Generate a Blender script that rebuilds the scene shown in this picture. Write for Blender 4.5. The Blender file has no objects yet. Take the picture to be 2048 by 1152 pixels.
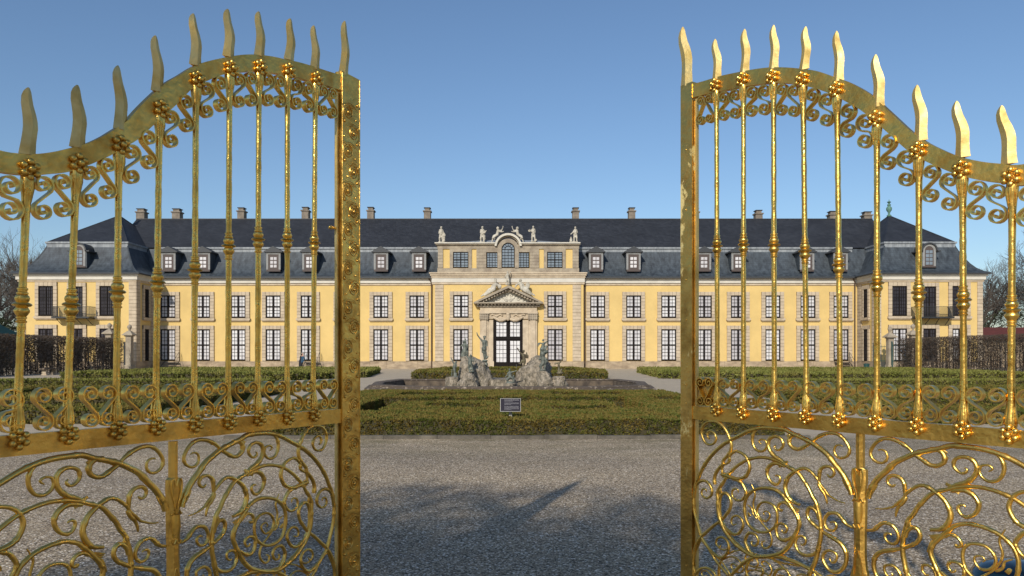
import bpy, bmesh, math, random
from mathutils import Vector, noise
R = math.radians
random.seed(7)
scene = bpy.context.scene
COL = scene.collection

# ------------------------------------------------------------------ camera, sky, sun, exposure
F = 1500.0                      # focal length in pixels of the 2048 px wide photograph
EYE = 1.6
HZ = 707.0                      # horizon row
cam_d = bpy.data.cameras.new("camera"); cam = bpy.data.objects.new("camera", cam_d); COL.objects.link(cam)
cam.location = (0, 0, EYE); cam.rotation_euler = (R(90), 0, 0)
cam_d.sensor_width = 36; cam_d.lens = 36 * F / 2048; cam_d.shift_y = (HZ - 576) / 2048
cam_d.clip_start = 0.1; cam_d.clip_end = 3000
scene.camera = cam
SUN_EL, SUN_AZ = 30.0, 198.5    # azimuth clockwise from +Y (the view direction): behind the camera, to its left
world = bpy.data.worlds.new("World"); scene.world = world; world.use_nodes = True
wn = world.node_tree; bg = wn.nodes["Background"]
sky = wn.nodes.new("ShaderNodeTexSky"); sky.sky_type = 'NISHITA'; sky.sun_disc = False
sky.sun_elevation = R(SUN_EL); sky.sun_rotation = R(SUN_AZ); sky.altitude = 0
sky.air_density = 1.1; sky.dust_density = 0.7; sky.ozone_density = 4.5
wn.links.new(sky.outputs[0], bg.inputs[0]); bg.inputs[1].default_value = 0.12
sd = bpy.data.lights.new("sun", 'SUN'); sd.energy = 3.9; sd.angle = R(0.9); sd.color = (1.0, 0.93, 0.82)
sun = bpy.data.objects.new("sun", sd); COL.objects.link(sun)
SV = Vector((math.sin(R(SUN_AZ)) * math.cos(R(SUN_EL)), math.cos(R(SUN_AZ)) * math.cos(R(SUN_EL)), math.sin(R(SUN_EL))))
sun.rotation_euler = SV.to_track_quat('Z', 'Y').to_euler(); sun.location = (-20, -30, 40)
scene.view_settings.view_transform = 'Standard'; scene.view_settings.look = 'None'
scene.view_settings.exposure = 0.0; scene.view_settings.gamma = 1

# ------------------------------------------------------------------ helpers
def X_(px, Y): return (px - 1024) * Y / F
def Z_(py, Y): return EYE + (HZ - py) * Y / F
def tag(o, label=None, cat=None, group=None, kind=None):
    if label: o['label'] = label
    if cat: o['category'] = cat
    if group: o['group'] = group
    if kind: o['kind'] = kind
    return o
def thing(name, label, cat, loc=(0, 0, 0), group=None):
    o = bpy.data.objects.new(name, None); COL.objects.link(o); o.location = loc
    o.empty_display_size = 0.3
    return tag(o, label, cat, group)
class MB:
    """collects shapes into one mesh"""
    def __init__(s): s.v = []; s.f = []; s.m = []
    def add(s, vs, fs, mi=0):
        n = len(s.v); s.v += [tuple(p) for p in vs]
        s.f += [tuple(i + n for i in f) for f in fs]; s.m += [mi] * len(fs); return s
    def box(s, x0, x1, y0, y1, z0, z1, mi=0):
        vs = [(x0, y0, z0), (x1, y0, z0), (x1, y1, z0), (x0, y1, z0), (x0, y0, z1), (x1, y0, z1), (x1, y1, z1), (x0, y1, z1)]
        return s.add(vs, [(0, 3, 2, 1), (4, 5, 6, 7), (0, 1, 5, 4), (1, 2, 6, 5), (2, 3, 7, 6), (3, 0, 4, 7)], mi)
    def obox(s, o, ax, ay, az, mi=0):
        o = Vector(o); vs = []
        for c in ((-1, -1, -1), (1, -1, -1), (1, 1, -1), (-1, 1, -1), (-1, -1, 1), (1, -1, 1), (1, 1, 1), (-1, 1, 1)):
            vs.append(o + Vector(ax) * c[0] + Vector(ay) * c[1] + Vector(az) * c[2])
        return s.add(vs, [(0, 3, 2, 1), (4, 5, 6, 7), (0, 1, 5, 4), (1, 2, 6, 5), (2, 3, 7, 6), (3, 0, 4, 7)], mi)
    def prism(s, poly, y0, y1, mi=0):          # polygon in x,z pushed along y
        n = len(poly); vs = [(x, y0, z) for x, z in poly] + [(x, y1, z) for x, z in poly]
        fs = [tuple(range(n)), tuple(range(2 * n - 1, n - 1, -1))]
        fs += [(i, i + n, (i + 1) % n + n, (i + 1) % n) for i in range(n)]
        return s.add(vs, fs, mi)
    def prismz(s, poly, z0, z1, mi=0):
        n = len(poly); vs = [(x, y, z0) for x, y in poly] + [(x, y, z1) for x, y in poly]
        fs = [tuple(range(n - 1, -1, -1)), tuple(range(n, 2 * n))]
        fs += [(i, (i + 1) % n, (i + 1) % n + n, i + n) for i in range(n)]
        return s.add(vs, fs, mi)
    def lathe(s, c, prof, seg=14, mi=0, up=(0, 0, 1)):
        c = Vector(c); w = Vector(up).normalized(); a = w.orthogonal().normalized(); b = w.cross(a); vs = []; fs = []
        for r, h in prof:
            for k in range(seg):
                t = 2 * math.pi * k / seg; vs.append(c + w * h + (a * math.cos(t) + b * math.sin(t)) * r)
        for i in range(len(prof) - 1):
            for k in range(seg): fs.append((i * seg + k, i * seg + (k + 1) % seg, (i + 1) * seg + (k + 1) % seg, (i + 1) * seg + k))
        fs.append(tuple(range(seg - 1, -1, -1))); n = (len(prof) - 1) * seg; fs.append(tuple(range(n, n + seg)))
        return s.add(vs, fs, mi)
    def sphere(s, c, r, seg=10, rings=6, mi=0, sc=(1, 1, 1)):
        c = Vector(c); vs = [c + Vector((0, 0, r * sc[2]))]; fs = []
        for i in range(1, rings):
            p = math.pi * i / rings
            for k in range(seg):
                t = 2 * math.pi * k / seg
                vs.append(c + Vector((math.sin(p) * math.cos(t) * r * sc[0], math.sin(p) * math.sin(t) * r * sc[1], math.cos(p) * r * sc[2])))
        vs.append(c - Vector((0, 0, r * sc[2]))); L = len(vs) - 1
        for k in range(seg):
            fs.append((0, 1 + k, 1 + (k + 1) % seg)); b = 1 + (rings - 2) * seg
            fs.append((L, b + (k + 1) % seg, b + k))
            for i in range(rings - 2):
                a = 1 + i * seg; fs.append((a + k, a + seg + k, a + seg + (k + 1) % seg, a + (k + 1) % seg))
        return s.add(vs, fs, mi)
    def tube(s, pts, rad, seg=6, mi=0, cap=True, flat=None):
        """flat = (normal vector, ratio): squashed section"""
        pts = [Vector(p) for p in pts]; n = len(pts); vs = []; fs = []; ref = None
        for i, p in enumerate(pts):
            d = (pts[min(i + 1, n - 1)] - pts[max(i - 1, 0)])
            if d.length < 1e-9: d = Vector((0, 0, 1))
            d.normalize()
            if flat: b = Vector(flat[0]); a = d.cross(b).normalized()
            else:
                if ref is None: ref = d.orthogonal().normalized()
                a = (ref - d * ref.dot(d))
                if a.length < 1e-6: a = d.orthogonal()
                a.normalize(); ref = a; b = d.cross(a)
            r = rad[i] if isinstance(rad, (list, tuple)) else rad
            for k in range(seg):
                t = 2 * math.pi * (k + 0.5) / seg
                q = flat[1] if flat else 1
                vs.append(p + a * (math.cos(t) * r) + b * (math.sin(t) * r * q))
        for i in range(n - 1):
            for k in range(seg): fs.append((i * seg + k, i * seg + (k + 1) % seg, (i + 1) * seg + (k + 1) % seg, (i + 1) * seg + k))
        if cap: fs.append(tuple(range(seg - 1, -1, -1))); fs.append(tuple(range((n - 1) * seg, n * seg)))
        return s.add(vs, fs, mi)
    def build(s, name, mats, parent=None, loc=None, smooth=None, label=None):
        if not isinstance(mats, (list, tuple)): mats = [mats]
        o0 = Vector(parent.location) if (parent and parent.parent is None) else Vector((0, 0, 0))
        if parent and parent.parent is not None:
            o0 = Vector(parent.parent.location) + Vector(parent.location)
        if loc is not None: sub = Vector(loc)
        else: sub = o0
        me = bpy.data.meshes.new(name)
        me.from_pydata([(x - sub.x, y - sub.y, z - sub.z) for x, y, z in s.v], [], s.f)
        for m in mats: me.materials.append(m)
        if len(mats) > 1: me.polygons.foreach_set('material_index', s.m)
        me.update()
        if smooth:
            me.polygons.foreach_set('use_smooth', [True] * len(me.polygons))
            try: me.set_sharp_from_angle(angle=R(smooth))
            except Exception: pass
        o = bpy.data.objects.new(name, me); COL.objects.link(o)
        if parent: o.parent = parent; o.location = sub - o0
        else: o.location = sub
        if label: o['label'] = label
        return o
def catmull(pts, k=5):
    pts = [Vector(p) for p in pts]; out = []; n = len(pts)
    for i in range(n - 1):
        p0, p1, p2, p3 = pts[max(i - 1, 0)], pts[i], pts[i + 1], pts[min(i + 2, n - 1)]
        for j in range(k):
            t = j / k
            out.append(0.5 * ((2 * p1) + (p2 - p0) * t + (2 * p0 - 5 * p1 + 4 * p2 - p3) * t * t + (3 * p1 - p0 - 3 * p2 + p3) * t ** 3))
    out.append(pts[-1]); return out
def interp(tab, x):
    if x <= tab[0][0]: return tab[0][1]
    for (a, b), (c, d) in zip(tab, tab[1:]):
        if x <= c: return b + (d - b) * (x - a) / (c - a)
    return tab[-1][1]
def copy_tree(o, parent=None):
    c = o.copy(); COL.objects.link(c); c.parent = parent
    for ch in list(o.children): copy_tree(ch, c)
    return c

# ------------------------------------------------------------------ materials
def mat(name, col, rough=0.8, metal=0.0, var=0.0, vscale=3.0, bump=0.0, bscale=20.0, col2=None, stretch=(1, 1, 1), spec=None, detail=6, bdist=0.02, ramp=(0.35, 0.65)):
    m = bpy.data.materials.new(name); m.use_nodes = True; nt = m.node_tree; N = nt.nodes; L = nt.links
    b = N["Principled BSDF"]; b.inputs["Base Color"].default_value = (*col, 1); b.inputs["Roughness"].default_value = rough
    b.inputs["Metallic"].default_value = metal
    if spec is not None: b.inputs["Specular IOR Level"].default_value = spec
    tc = N.new("ShaderNodeTexCoord"); mp = N.new("ShaderNodeMapping"); mp.inputs["Scale"].default_value = stretch
    L.new(tc.outputs["Object"], mp.inputs[0])
    if col2 or var:
        c2 = col2 or tuple(max(0, c * (1 - var)) for c in col)
        nz = N.new("ShaderNodeTexNoise"); nz.inputs["Scale"].default_value = vscale; nz.inputs["Detail"].default_value = detail
        nz.inputs["Roughness"].default_value = 0.62
        L.new(mp.outputs[0], nz.inputs[0]); rp = N.new("ShaderNodeValToRGB")
        rp.color_ramp.elements[0].position = ramp[0]; rp.color_ramp.elements[1].position = ramp[1]
        rp.color_ramp.elements[0].color = (*col, 1); rp.color_ramp.elements[1].color = (*c2, 1)
        L.new(nz.outputs[0], rp.inputs[0]); L.new(rp.outputs[0], b.inputs["Base Color"])
    if bump:
        n2 = N.new("ShaderNodeTexNoise"); n2.inputs["Scale"].default_value = bscale; n2.inputs["Detail"].default_value = 5
        L.new(mp.outputs[0], n2.inputs[0]); bp = N.new("ShaderNodeBump"); bp.inputs["Strength"].default_value = bump
        bp.inputs["Distance"].default_value = bdist
        L.new(n2.outputs[0], bp.inputs["Height"]); L.new(bp.outputs[0], b.inputs["Normal"])
    return m
def gold(name, rough=0.3, b1=0.5, worn=0.4, base=(0.89, 0.59, 0.145), c2=(0.54, 0.31, 0.06)):
    m = mat(name, base, rough, 1.0, col2=c2, vscale=7, bump=b1, bscale=45, bdist=0.004, ramp=(0.45, 0.75))
    nt = m.node_tree; N = nt.nodes; L = nt.links; b = N["Principled BSDF"]
    tc = [n for n in N if n.type == 'TEX_COORD'][0]
    nz = N.new("ShaderNodeTexNoise"); nz.inputs["Scale"].default_value = 14; nz.inputs["Detail"].default_value = 6
    L.new(tc.outputs["Object"], nz.inputs[0])
    mr = N.new("ShaderNodeMapRange"); mr.inputs[1].default_value = 0.35; mr.inputs[2].default_value = 0.7
    mr.inputs[3].default_value = rough - 0.06; mr.inputs[4].default_value = rough + 0.18
    L.new(nz.outputs[0], mr.inputs[0]); L.new(mr.outputs[0], b.inputs["Roughness"])
    return m
M = {}
M['gold'] = gold('gilded_iron')
M['gold_flat'] = gold('gilded_flat_bar', 0.34, 0.75, base=(0.80, 0.51, 0.125), c2=(0.46, 0.25, 0.05))
M['gold_bar'] = gold('gilded_hammered_rod', 0.25, 0.7)
M['gold_pale'] = gold('weathered_gilding', 0.60, 0.5, base=(0.74, 0.58, 0.25), c2=(0.58, 0.43, 0.14))
def worn():
    m = gold('worn_gilding', 0.36, 0.8, base=(0.72, 0.46, 0.13), c2=(0.36, 0.20, 0.045)); nt = m.node_tree; N = nt.nodes; L = nt.links; b = N["Principled BSDF"]
    tc = [n for n in N if n.type == 'TEX_COORD'][0]; nz = N.new("ShaderNodeTexNoise"); nz.inputs["Scale"].default_value = 3.2; nz.inputs["Detail"].default_value = 12; nz.inputs["Roughness"].default_value = .7
    mp = N.new("ShaderNodeMapping"); mp.inputs["Scale"].default_value = (1, 1, .6); L.new(tc.outputs["Object"], mp.inputs[0]); L.new(mp.outputs[0], nz.inputs[0])
    mr = N.new("ShaderNodeMapRange"); mr.inputs[1].default_value = .56; mr.inputs[2].default_value = .585; L.new(nz.outputs[0], mr.inputs[0])
    src = b.inputs["Base Color"].links[0].from_socket; mx = N.new("ShaderNodeMix"); mx.data_type = 'RGBA'; L.new(mr.outputs[0], mx.inputs[0]); L.new(src, mx.inputs[6]); mx.inputs[7].default_value = (0.62, 0.50, 0.20, 1); L.new(mx.outputs[2], b.inputs["Base Color"])
    inv = N.new("ShaderNodeMath"); inv.operation = 'SUBTRACT'; inv.inputs[0].default_value = 1; L.new(mr.outputs[0], inv.inputs[1]); L.new(inv.outputs[0], b.inputs["Metallic"]); return m
M['worn'] = worn()
M['wall'] = mat('yellow_render', (0.68, 0.485, 0.185), 0.9, var=0.13, vscale=0.5, bump=0.15, bscale=6)
M['stone'] = mat('sandstone_trim', (0.56, 0.46, 0.33), 0.9, col2=(0.40, 0.32, 0.225), vscale=1.6, bump=0.3, bscale=8)
M['stone_grey'] = mat('grey_sandstone', (0.40, 0.34, 0.25), 0.9, col2=(0.24, 0.195, 0.145), vscale=1.2, bump=0.4, bscale=8)
M['plinth'] = mat('plinth_sandstone', (0.46, 0.36, 0.24), 0.9, col2=(0.24, 0.18, 0.12), vscale=1.1, bump=0.5, bscale=5, stretch=(1, 1, 2.2))
M['joint'] = mat('stone_joint', (0.20, 0.155, 0.11), 0.95)
M['white'] = mat('white_painted_cornice', (0.62, 0.58, 0.50), 0.8, var=0.15, vscale=1.0)
M['soffit'] = mat('dark_gutter', (0.035, 0.038, 0.042), 0.6)
M['frame'] = mat('black_brown_window_wood', (0.013, 0.010, 0.009), 0.8, spec=.15)
M['curtain'] = mat('curtained_glass', (0.70, 0.69, 0.67), 0.35, col2=(0.50, 0.48, 0.49), vscale=1.3, stretch=(2.5, 1, 0.7), spec=0.6)
def vary(m):
    nt = m.node_tree; N = nt.nodes; L = nt.links; b = N["Principled BSDF"]; src = b.inputs["Base Color"].links[0].from_socket; oi = N.new("ShaderNodeObjectInfo"); rp = N.new("ShaderNodeValToRGB"); cr = rp.color_ramp
    cr.elements[0].position = 0; cr.elements[0].color = (.70, .68, .70, 1); cr.elements[1].position = 1; cr.elements[1].color = (1.08, 1.08, 1.08, 1); e = cr.elements.new(.3); e.color = (.88, .87, .88, 1)
    L.new(oi.outputs["Random"], rp.inputs[0]); mx = N.new("ShaderNodeMix"); mx.data_type = 'RGBA'; mx.blend_type = 'MULTIPLY'; mx.inputs[0].default_value = 1; L.new(src, mx.inputs[6]); L.new(rp.outputs[0], mx.inputs[7]); L.new(mx.outputs[2], b.inputs["Base Color"])
vary(M['curtain'])
M['glass'] = mat('dark_window_glass', (0.018, 0.016, 0.020), 0.25, col2=(0.05, 0.045, 0.055), vscale=0.8, spec=0.3)
M['glass_blue'] = mat('pale_attic_glass', (0.20, 0.24, 0.28), 0.12, var=0.3, vscale=1.5, spec=0.8)
M['dormer'] = mat('grey_dormer_frame', (0.28, 0.28, 0.27), 0.8, var=0.25, vscale=4)
M['dormer_wood'] = mat('brown_dormer_wood', (0.075, 0.055, 0.048), 0.7)
M['statue'] = mat('weathered_white_stone', (0.58, 0.54, 0.45), 0.85, col2=(0.30, 0.27, 0.21), vscale=2.4, bump=0.5, bscale=14)
M['relief'] = mat('pale_relief_stone', (0.60, 0.56, 0.47), 0.85, var=0.2, vscale=3)
M['bronze'] = mat('verdigris_bronze', (0.22, 0.235, 0.195), 0.65, col2=(0.05, 0.062, 0.052), vscale=7, bump=0.4, bscale=25, metal=0.2)
M['bronze_brown'] = mat('brown_green_bronze', (0.17, 0.15, 0.085), 0.6, col2=(0.07, 0.05, 0.03), vscale=5, bump=0.4, bscale=25, metal=0.2)
M['rock'] = mat('mossy_travertine', (0.44, 0.37, 0.28), 0.95, col2=(0.12, 0.105, 0.075), vscale=4.5, bump=1.0, bscale=11, detail=12, stretch=(1.5, 1.5, 0.8), bdist=0.12)
M['rim'] = mat('dark_lichen_stone', (0.085, 0.064, 0.047), 0.95, col2=(0.40, 0.33, 0.25), vscale=7, bump=0.7, bscale=14, detail=10, ramp=(0.55, 0.70))
M['floor'] = mat('stained_basin_floor', (0.055, 0.042, 0.032), 0.9, col2=(0.16, 0.12, 0.08), vscale=2.5, bump=0.5)
M['kerb'] = mat('kerb_stone', (0.16, 0.14, 0.11), 0.95, var=0.5, vscale=5, bump=0.4)
M['bark'] = mat('grey_bark', (0.13, 0.108, 0.09), 0.95, var=0.4, vscale=3)
M['iron'] = mat('dark_iron', (0.03, 0.033, 0.035), 0.5, metal=0.3)
M['teal'] = mat('teal_painted_iron', (0.012, 0.06, 0.06), 0.45)
M['teal_gloss'] = mat('glossy_blue_teal_shell', (0.003, 0.020, 0.036), 0.15, spec=0.8)
M['black'] = mat('black_plastic', (0.008, 0.008, 0.009), 0.35)
M['pipe'] = mat('brown_downpipe', (0.075, 0.045, 0.03), 0.5)
M['red'] = mat('red_roof', (0.11, 0.024, 0.018), 0.85, var=0.3)
M['copper'] = mat('green_copper', (0.12, 0.25, 0.19), 0.7, var=0.4, vscale=6)
M['sign'] = mat('dark_sign_face', (0.014, 0.012, 0.022), 0.6, spec=.2)
M['letters'] = mat('grey_lettering', (0.26, 0.25, 0.26), 0.6)
M['signedge'] = mat('pale_metal', (0.38, 0.37, 0.35), 0.4, metal=0.3)
M['cloth'] = mat('dark_cloth', (0.012, 0.013, 0.018), 0.9)
M['shirt'] = mat('blue_cloth', (0.03, 0.09, 0.16), 0.9)
M['skin'] = mat('skin', (0.50, 0.27, 0.18), 0.6)
M['hair'] = mat('grey_hair', (0.30, 0.27, 0.24), 0.9)
M['cap'] = mat('slate_cap', (0.03, 0.03, 0.034), 0.7)
M['chim'] = mat('chimney_render', (0.25, 0.21, 0.165), 0.95, col2=(0.15, 0.125, 0.10), vscale=1.8)

def slate():
    m = bpy.data.materials.new('dark_slate'); m.use_nodes = True; nt = m.node_tree; N = nt.nodes; L = nt.links; b = N["Principled BSDF"]
    tc = N.new("ShaderNodeTexCoord"); sx = N.new("ShaderNodeSeparateXYZ"); L.new(tc.outputs["Object"], sx.inputs[0])
    ad = N.new("ShaderNodeMath"); ad.operation = 'ADD'; L.new(sx.outputs[0], ad.inputs[0]); L.new(sx.outputs[1], ad.inputs[1])
    cb = N.new("ShaderNodeCombineXYZ"); L.new(ad.outputs[0], cb.inputs[0]); L.new(sx.outputs[2], cb.inputs[1])
    br = N.new("ShaderNodeTexBrick"); br.inputs["Scale"].default_value = 1.0; br.inputs["Brick Width"].default_value = 0.34
    br.inputs["Row Height"].default_value = 0.16; br.inputs["Mortar Size"].default_value = 0.012
    br.inputs["Color1"].default_value = (0.016, 0.018, 0.023, 1); br.inputs["Color2"].default_value = (0.030, 0.033, 0.040, 1); br.inputs["Mortar"].default_value = (0.012, 0.013, 0.016, 1)
    L.new(cb.outputs[0], br.inputs[0])
    nz = N.new("ShaderNodeTexNoise"); nz.inputs["Scale"].default_value = 0.5; nz.inputs["Detail"].default_value = 8; L.new(tc.outputs["Object"], nz.inputs[0])
    mx = N.new("ShaderNodeMix"); mx.data_type = 'RGBA'; mx.blend_type = 'MULTIPLY'; mx.inputs[0].default_value = 0.7
    rp = N.new("ShaderNodeValToRGB"); rp.color_ramp.elements[0].position = 0.3; rp.color_ramp.elements[1].position = 0.7
    rp.color_ramp.elements[0].color = (0.6, 0.6, 0.6, 1); rp.color_ramp.elements[1].color = (1.2, 1.2, 1.2, 1)
    L.new(nz.outputs[0], rp.inputs[0]); L.new(br.outputs[0], mx.inputs[6]); L.new(rp.outputs[0], mx.inputs[7]); L.new(mx.outputs[2], b.inputs["Base Color"])
    b.inputs["Roughness"].default_value = 0.62
    bp = N.new("ShaderNodeBump"); bp.inputs["Strength"].default_value = 0.5; bp.inputs["Distance"].default_value = 0.02; L.new(br.outputs[1], bp.inputs["Height"]); bp.invert = True
    L.new(bp.outputs[0], b.inputs["Normal"]); return m
M['slate'] = slate()
def lead():
    m = bpy.data.materials.new('blue_grey_lead'); m.use_nodes = True; nt = m.node_tree; N = nt.nodes; L = nt.links; b = N["Principled BSDF"]
    tc = N.new("ShaderNodeTexCoord"); mp = N.new("ShaderNodeMapping"); mp.inputs["Scale"].default_value = (2.6, 2.6, 0.28); L.new(tc.outputs["Object"], mp.inputs[0])
    nz = N.new("ShaderNodeTexNoise"); nz.inputs["Scale"].default_value = 1.0; nz.inputs["Detail"].default_value = 8; nz.inputs["Roughness"].default_value = 0.65
    L.new(mp.outputs[0], nz.inputs[0]); rp = N.new("ShaderNodeValToRGB")
    rp.color_ramp.elements[0].position = 0.32; rp.color_ramp.elements[0].color = (0.020, 0.026, 0.033, 1)
    rp.color_ramp.elements[1].position = 0.72; rp.color_ramp.elements[1].color = (0.080, 0.100, 0.118, 1)
    L.new(nz.outputs[0], rp.inputs[0])
    br = N.new("ShaderNodeTexBrick"); sx = N.new("ShaderNodeSeparateXYZ"); L.new(tc.outputs["Object"], sx.inputs[0])
    ad = N.new("ShaderNodeMath"); ad.operation = 'ADD'; L.new(sx.outputs[0], ad.inputs[0]); L.new(sx.outputs[1], ad.inputs[1])
    cb = N.new("ShaderNodeCombineXYZ"); L.new(ad.outputs[0], cb.inputs[0]); L.new(sx.outputs[2], cb.inputs[1]); L.new(cb.outputs[0], br.inputs[0])
    br.inputs["Brick Width"].default_value = 0.5; br.inputs["Row Height"].default_value = 0.22; br.inputs["Mortar Size"].default_value = 0.01; br.inputs["Scale"].default_value = 1
    br.inputs["Color1"].default_value = (0.86, 0.86, 0.86, 1); br.inputs["Color2"].default_value = (1, 1, 1, 1); br.inputs["Mortar"].default_value = (0.6, 0.6, 0.6, 1)
    mx = N.new("ShaderNodeMix"); mx.data_type = 'RGBA'; mx.blend_type = 'MULTIPLY'; mx.inputs[0].default_value = 1
    L.new(rp.outputs[0], mx.inputs[6]); L.new(br.outputs[0], mx.inputs[7]); L.new(mx.outputs[2], b.inputs["Base Color"]); b.inputs["Roughness"].default_value = 0.6
    return m
M['lead'] = lead()
M['lead_pale'] = mat('pale_lead_flashing', (0.30, 0.32, 0.33), 0.6, col2=(0.15, 0.165, 0.18), vscale=2.5, stretch=(1.5, 1.5, .3))

def gravel():
    m = bpy.data.materials.new('grey_gravel'); m.use_nodes = True; nt = m.node_tree; N = nt.nodes; L = nt.links; b = N["Principled BSDF"]
    b.inputs["Roughness"].default_value = 0.95; b.inputs["Specular IOR Level"].default_value = 0.2
    tc = N.new("ShaderNodeTexCoord")
    vo = N.new("ShaderNodeTexVoronoi"); vo.inputs["Scale"].default_value = 74; L.new(tc.outputs["Object"], vo.inputs[0])
    sp = N.new("ShaderNodeSeparateColor"); L.new(vo.outputs["Color"], sp.inputs[0])
    rp = N.new("ShaderNodeValToRGB"); cr = rp.color_ramp
    cr.elements[0].position = 0.0; cr.elements[0].color = (0.060, 0.048, 0.036, 1); cr.elements[1].position = 1; cr.elements[1].color = (0.95, 0.86, 0.74, 1)
    e = cr.elements.new(0.5); e.color = (0.325, 0.256, 0.176, 1); e = cr.elements.new(0.85); e.color = (0.50, 0.405, 0.285, 1)
    L.new(sp.outputs[0], rp.inputs[0])
    # broad tone: raked, trodden and mossy zones
    n1 = N.new("ShaderNodeTexNoise"); n1.inputs["Scale"].default_value = 0.35; n1.inputs["Detail"].default_value = 7; mp = N.new("ShaderNodeMapping"); mp.inputs["Scale"].default_value = (0.6, 1.4, 1)
    L.new(tc.outputs["Object"], mp.inputs[0]); L.new(mp.outputs[0], n1.inputs[0])
    r1 = N.new("ShaderNodeValToRGB"); r1.color_ramp.elements[0].position = 0.3; r1.color_ramp.elements[0].color = (0.78, 0.78, 0.79, 1); r1.color_ramp.elements[1].position = 0.7; r1.color_ramp.elements[1].color = (1.22, 1.18, 1.09, 1)
    L.new(n1.outputs[0], r1.inputs[0]); mx = N.new("ShaderNodeMix"); mx.data_type = 'RGBA'; mx.blend_type = 'MULTIPLY'; mx.inputs[0].default_value = 1
    L.new(rp.outputs[0], mx.inputs[6]); L.new(r1.outputs[0], mx.inputs[7])
    # moss in front of the kerb
    sx = N.new("ShaderNodeSeparateXYZ"); L.new(tc.outputs["Object"], sx.inputs[0])
    mr = N.new("ShaderNodeMapRange"); mr.inputs[1].default_value = 10.5; mr.inputs[2].default_value = 13.8; L.new(sx.outputs[1], mr.inputs[0])
    m2 = N.new("ShaderNodeMapRange"); m2.inputs[1].default_value = 16; m2.inputs[2].default_value = 14.2; L.new(sx.outputs[1], m2.inputs[0])
    mm = N.new("ShaderNodeMath"); mm.operation = 'MULTIPLY'; L.new(mr.outputs[0], mm.inputs[0]); L.new(m2.outputs[0], mm.inputs[1])
    n3 = N.new("ShaderNodeTexNoise"); n3.inputs["Scale"].default_value = 1.6; n3.inputs["Detail"].default_value = 9; n3.inputs["Roughness"].default_value = .7; L.new(mp.outputs[0], n3.inputs[0])
    r3 = N.new("ShaderNodeMapRange"); r3.inputs[1].default_value = 0.4; r3.inputs[2].default_value = 0.65; L.new(n3.outputs[0], r3.inputs[0])
    m4 = N.new("ShaderNodeMath"); m4.operation = 'MULTIPLY'; L.new(mm.outputs[0], m4.inputs[0]); L.new(r3.outputs[0], m4.inputs[1])
    m5 = N.new("ShaderNodeMath"); m5.operation = 'MULTIPLY'; m5.inputs[1].default_value = 0.75; L.new(m4.outputs[0], m5.inputs[0])
    x2 = N.new("ShaderNodeMix"); x2.data_type = 'RGBA'; L.new(m5.outputs[0], x2.inputs[0]); L.new(mx.outputs[2], x2.inputs[6]); x2.inputs[7].default_value = (0.13, 0.115, 0.055, 1)
    m6 = N.new("ShaderNodeMapRange"); m6.inputs[1].default_value = 14.0; m6.inputs[2].default_value = 15.0; m6.inputs[4].default_value = 0.8; L.new(sx.outputs[1], m6.inputs[0])
    r6 = N.new("ShaderNodeValToRGB"); r6.color_ramp.elements[0].position = .35; r6.color_ramp.elements[0].color = (0.40, 0.335, 0.245, 1); r6.color_ramp.elements[1].position = .65; r6.color_ramp.elements[1].color = (0.52, 0.44, 0.33, 1); L.new(n3.outputs[0], r6.inputs[0])
    x3 = N.new("ShaderNodeMix"); x3.data_type = 'RGBA'; L.new(m6.outputs[0], x3.inputs[0]); L.new(x2.outputs[2], x3.inputs[6]); L.new(r6.outputs[0], x3.inputs[7]); L.new(x3.outputs[2], b.inputs["Base Color"])
    bp = N.new("ShaderNodeBump"); bp.inputs["Strength"].default_value = 0.5; bp.inputs["Distance"].default_value = 0.010; bp.invert = True
    L.new(vo.outputs["Distance"], bp.inputs["Height"]); L.new(bp.outputs[0], b.inputs["Normal"]); return m
M['gravel'] = gravel()

def leafmat(name, cols, scale=0.8, rough=0.7):
    m = bpy.data.materials.new(name); m.use_nodes = True; nt = m.node_tree; N = nt.nodes; L = nt.links; b = N["Principled BSDF"]
    tc = N.new("ShaderNodeTexCoord"); nz = N.new("ShaderNodeTexNoise"); nz.inputs["Scale"].default_value = scale; nz.inputs["Detail"].default_value = 9; nz.inputs["Roughness"].default_value = 0.75
    L.new(tc.outputs["Object"], nz.inputs[0]); rp = N.new("ShaderNodeValToRGB"); cr = rp.color_ramp
    cr.elements[0].position = 0.30; cr.elements[0].color = (*cols[0], 1); cr.elements[1].position = 0.70; cr.elements[1].color = (*cols[-1], 1)
    for i, c in enumerate(cols[1:-1]): e = cr.elements.new(0.30 + 0.40 * (i + 1) / (len(cols) - 1)); e.color = (*c, 1)
    L.new(nz.outputs[0], rp.inputs[0]); L.new(rp.outputs[0], b.inputs["Base Color"]); b.inputs["Roughness"].default_value = rough
    b.inputs["Specular IOR Level"].default_value = 0.25; return m
M['box'] = leafmat('box_leaves', [(0.032, 0.052, 0.010), (0.095, 0.108, 0.016), (0.17, 0.115, 0.026), (0.10, 0.135, 0.018)], 2.6)
M['boxfar'] = leafmat('box_leaves_sunlit', [(0.09, 0.11, 0.022), (0.17, 0.17, 0.035), (0.20, 0.165, 0.05)], 0.9)  # box leaves brightened to yellow-green, the sunlit look put into the colour
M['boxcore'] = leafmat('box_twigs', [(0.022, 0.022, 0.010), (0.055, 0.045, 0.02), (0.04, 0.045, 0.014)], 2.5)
M['beech'] = leafmat('dry_hornbeam_leaves', [(0.030, 0.022, 0.014), (0.075, 0.045, 0.025), (0.045, 0.042, 0.02)], 0.6)
M['ever'] = leafmat('dark_evergreen', [(0.012, 0.02, 0.008), (0.03, 0.04, 0.016), (0.05, 0.04, 0.02)], 0.5)

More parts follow.
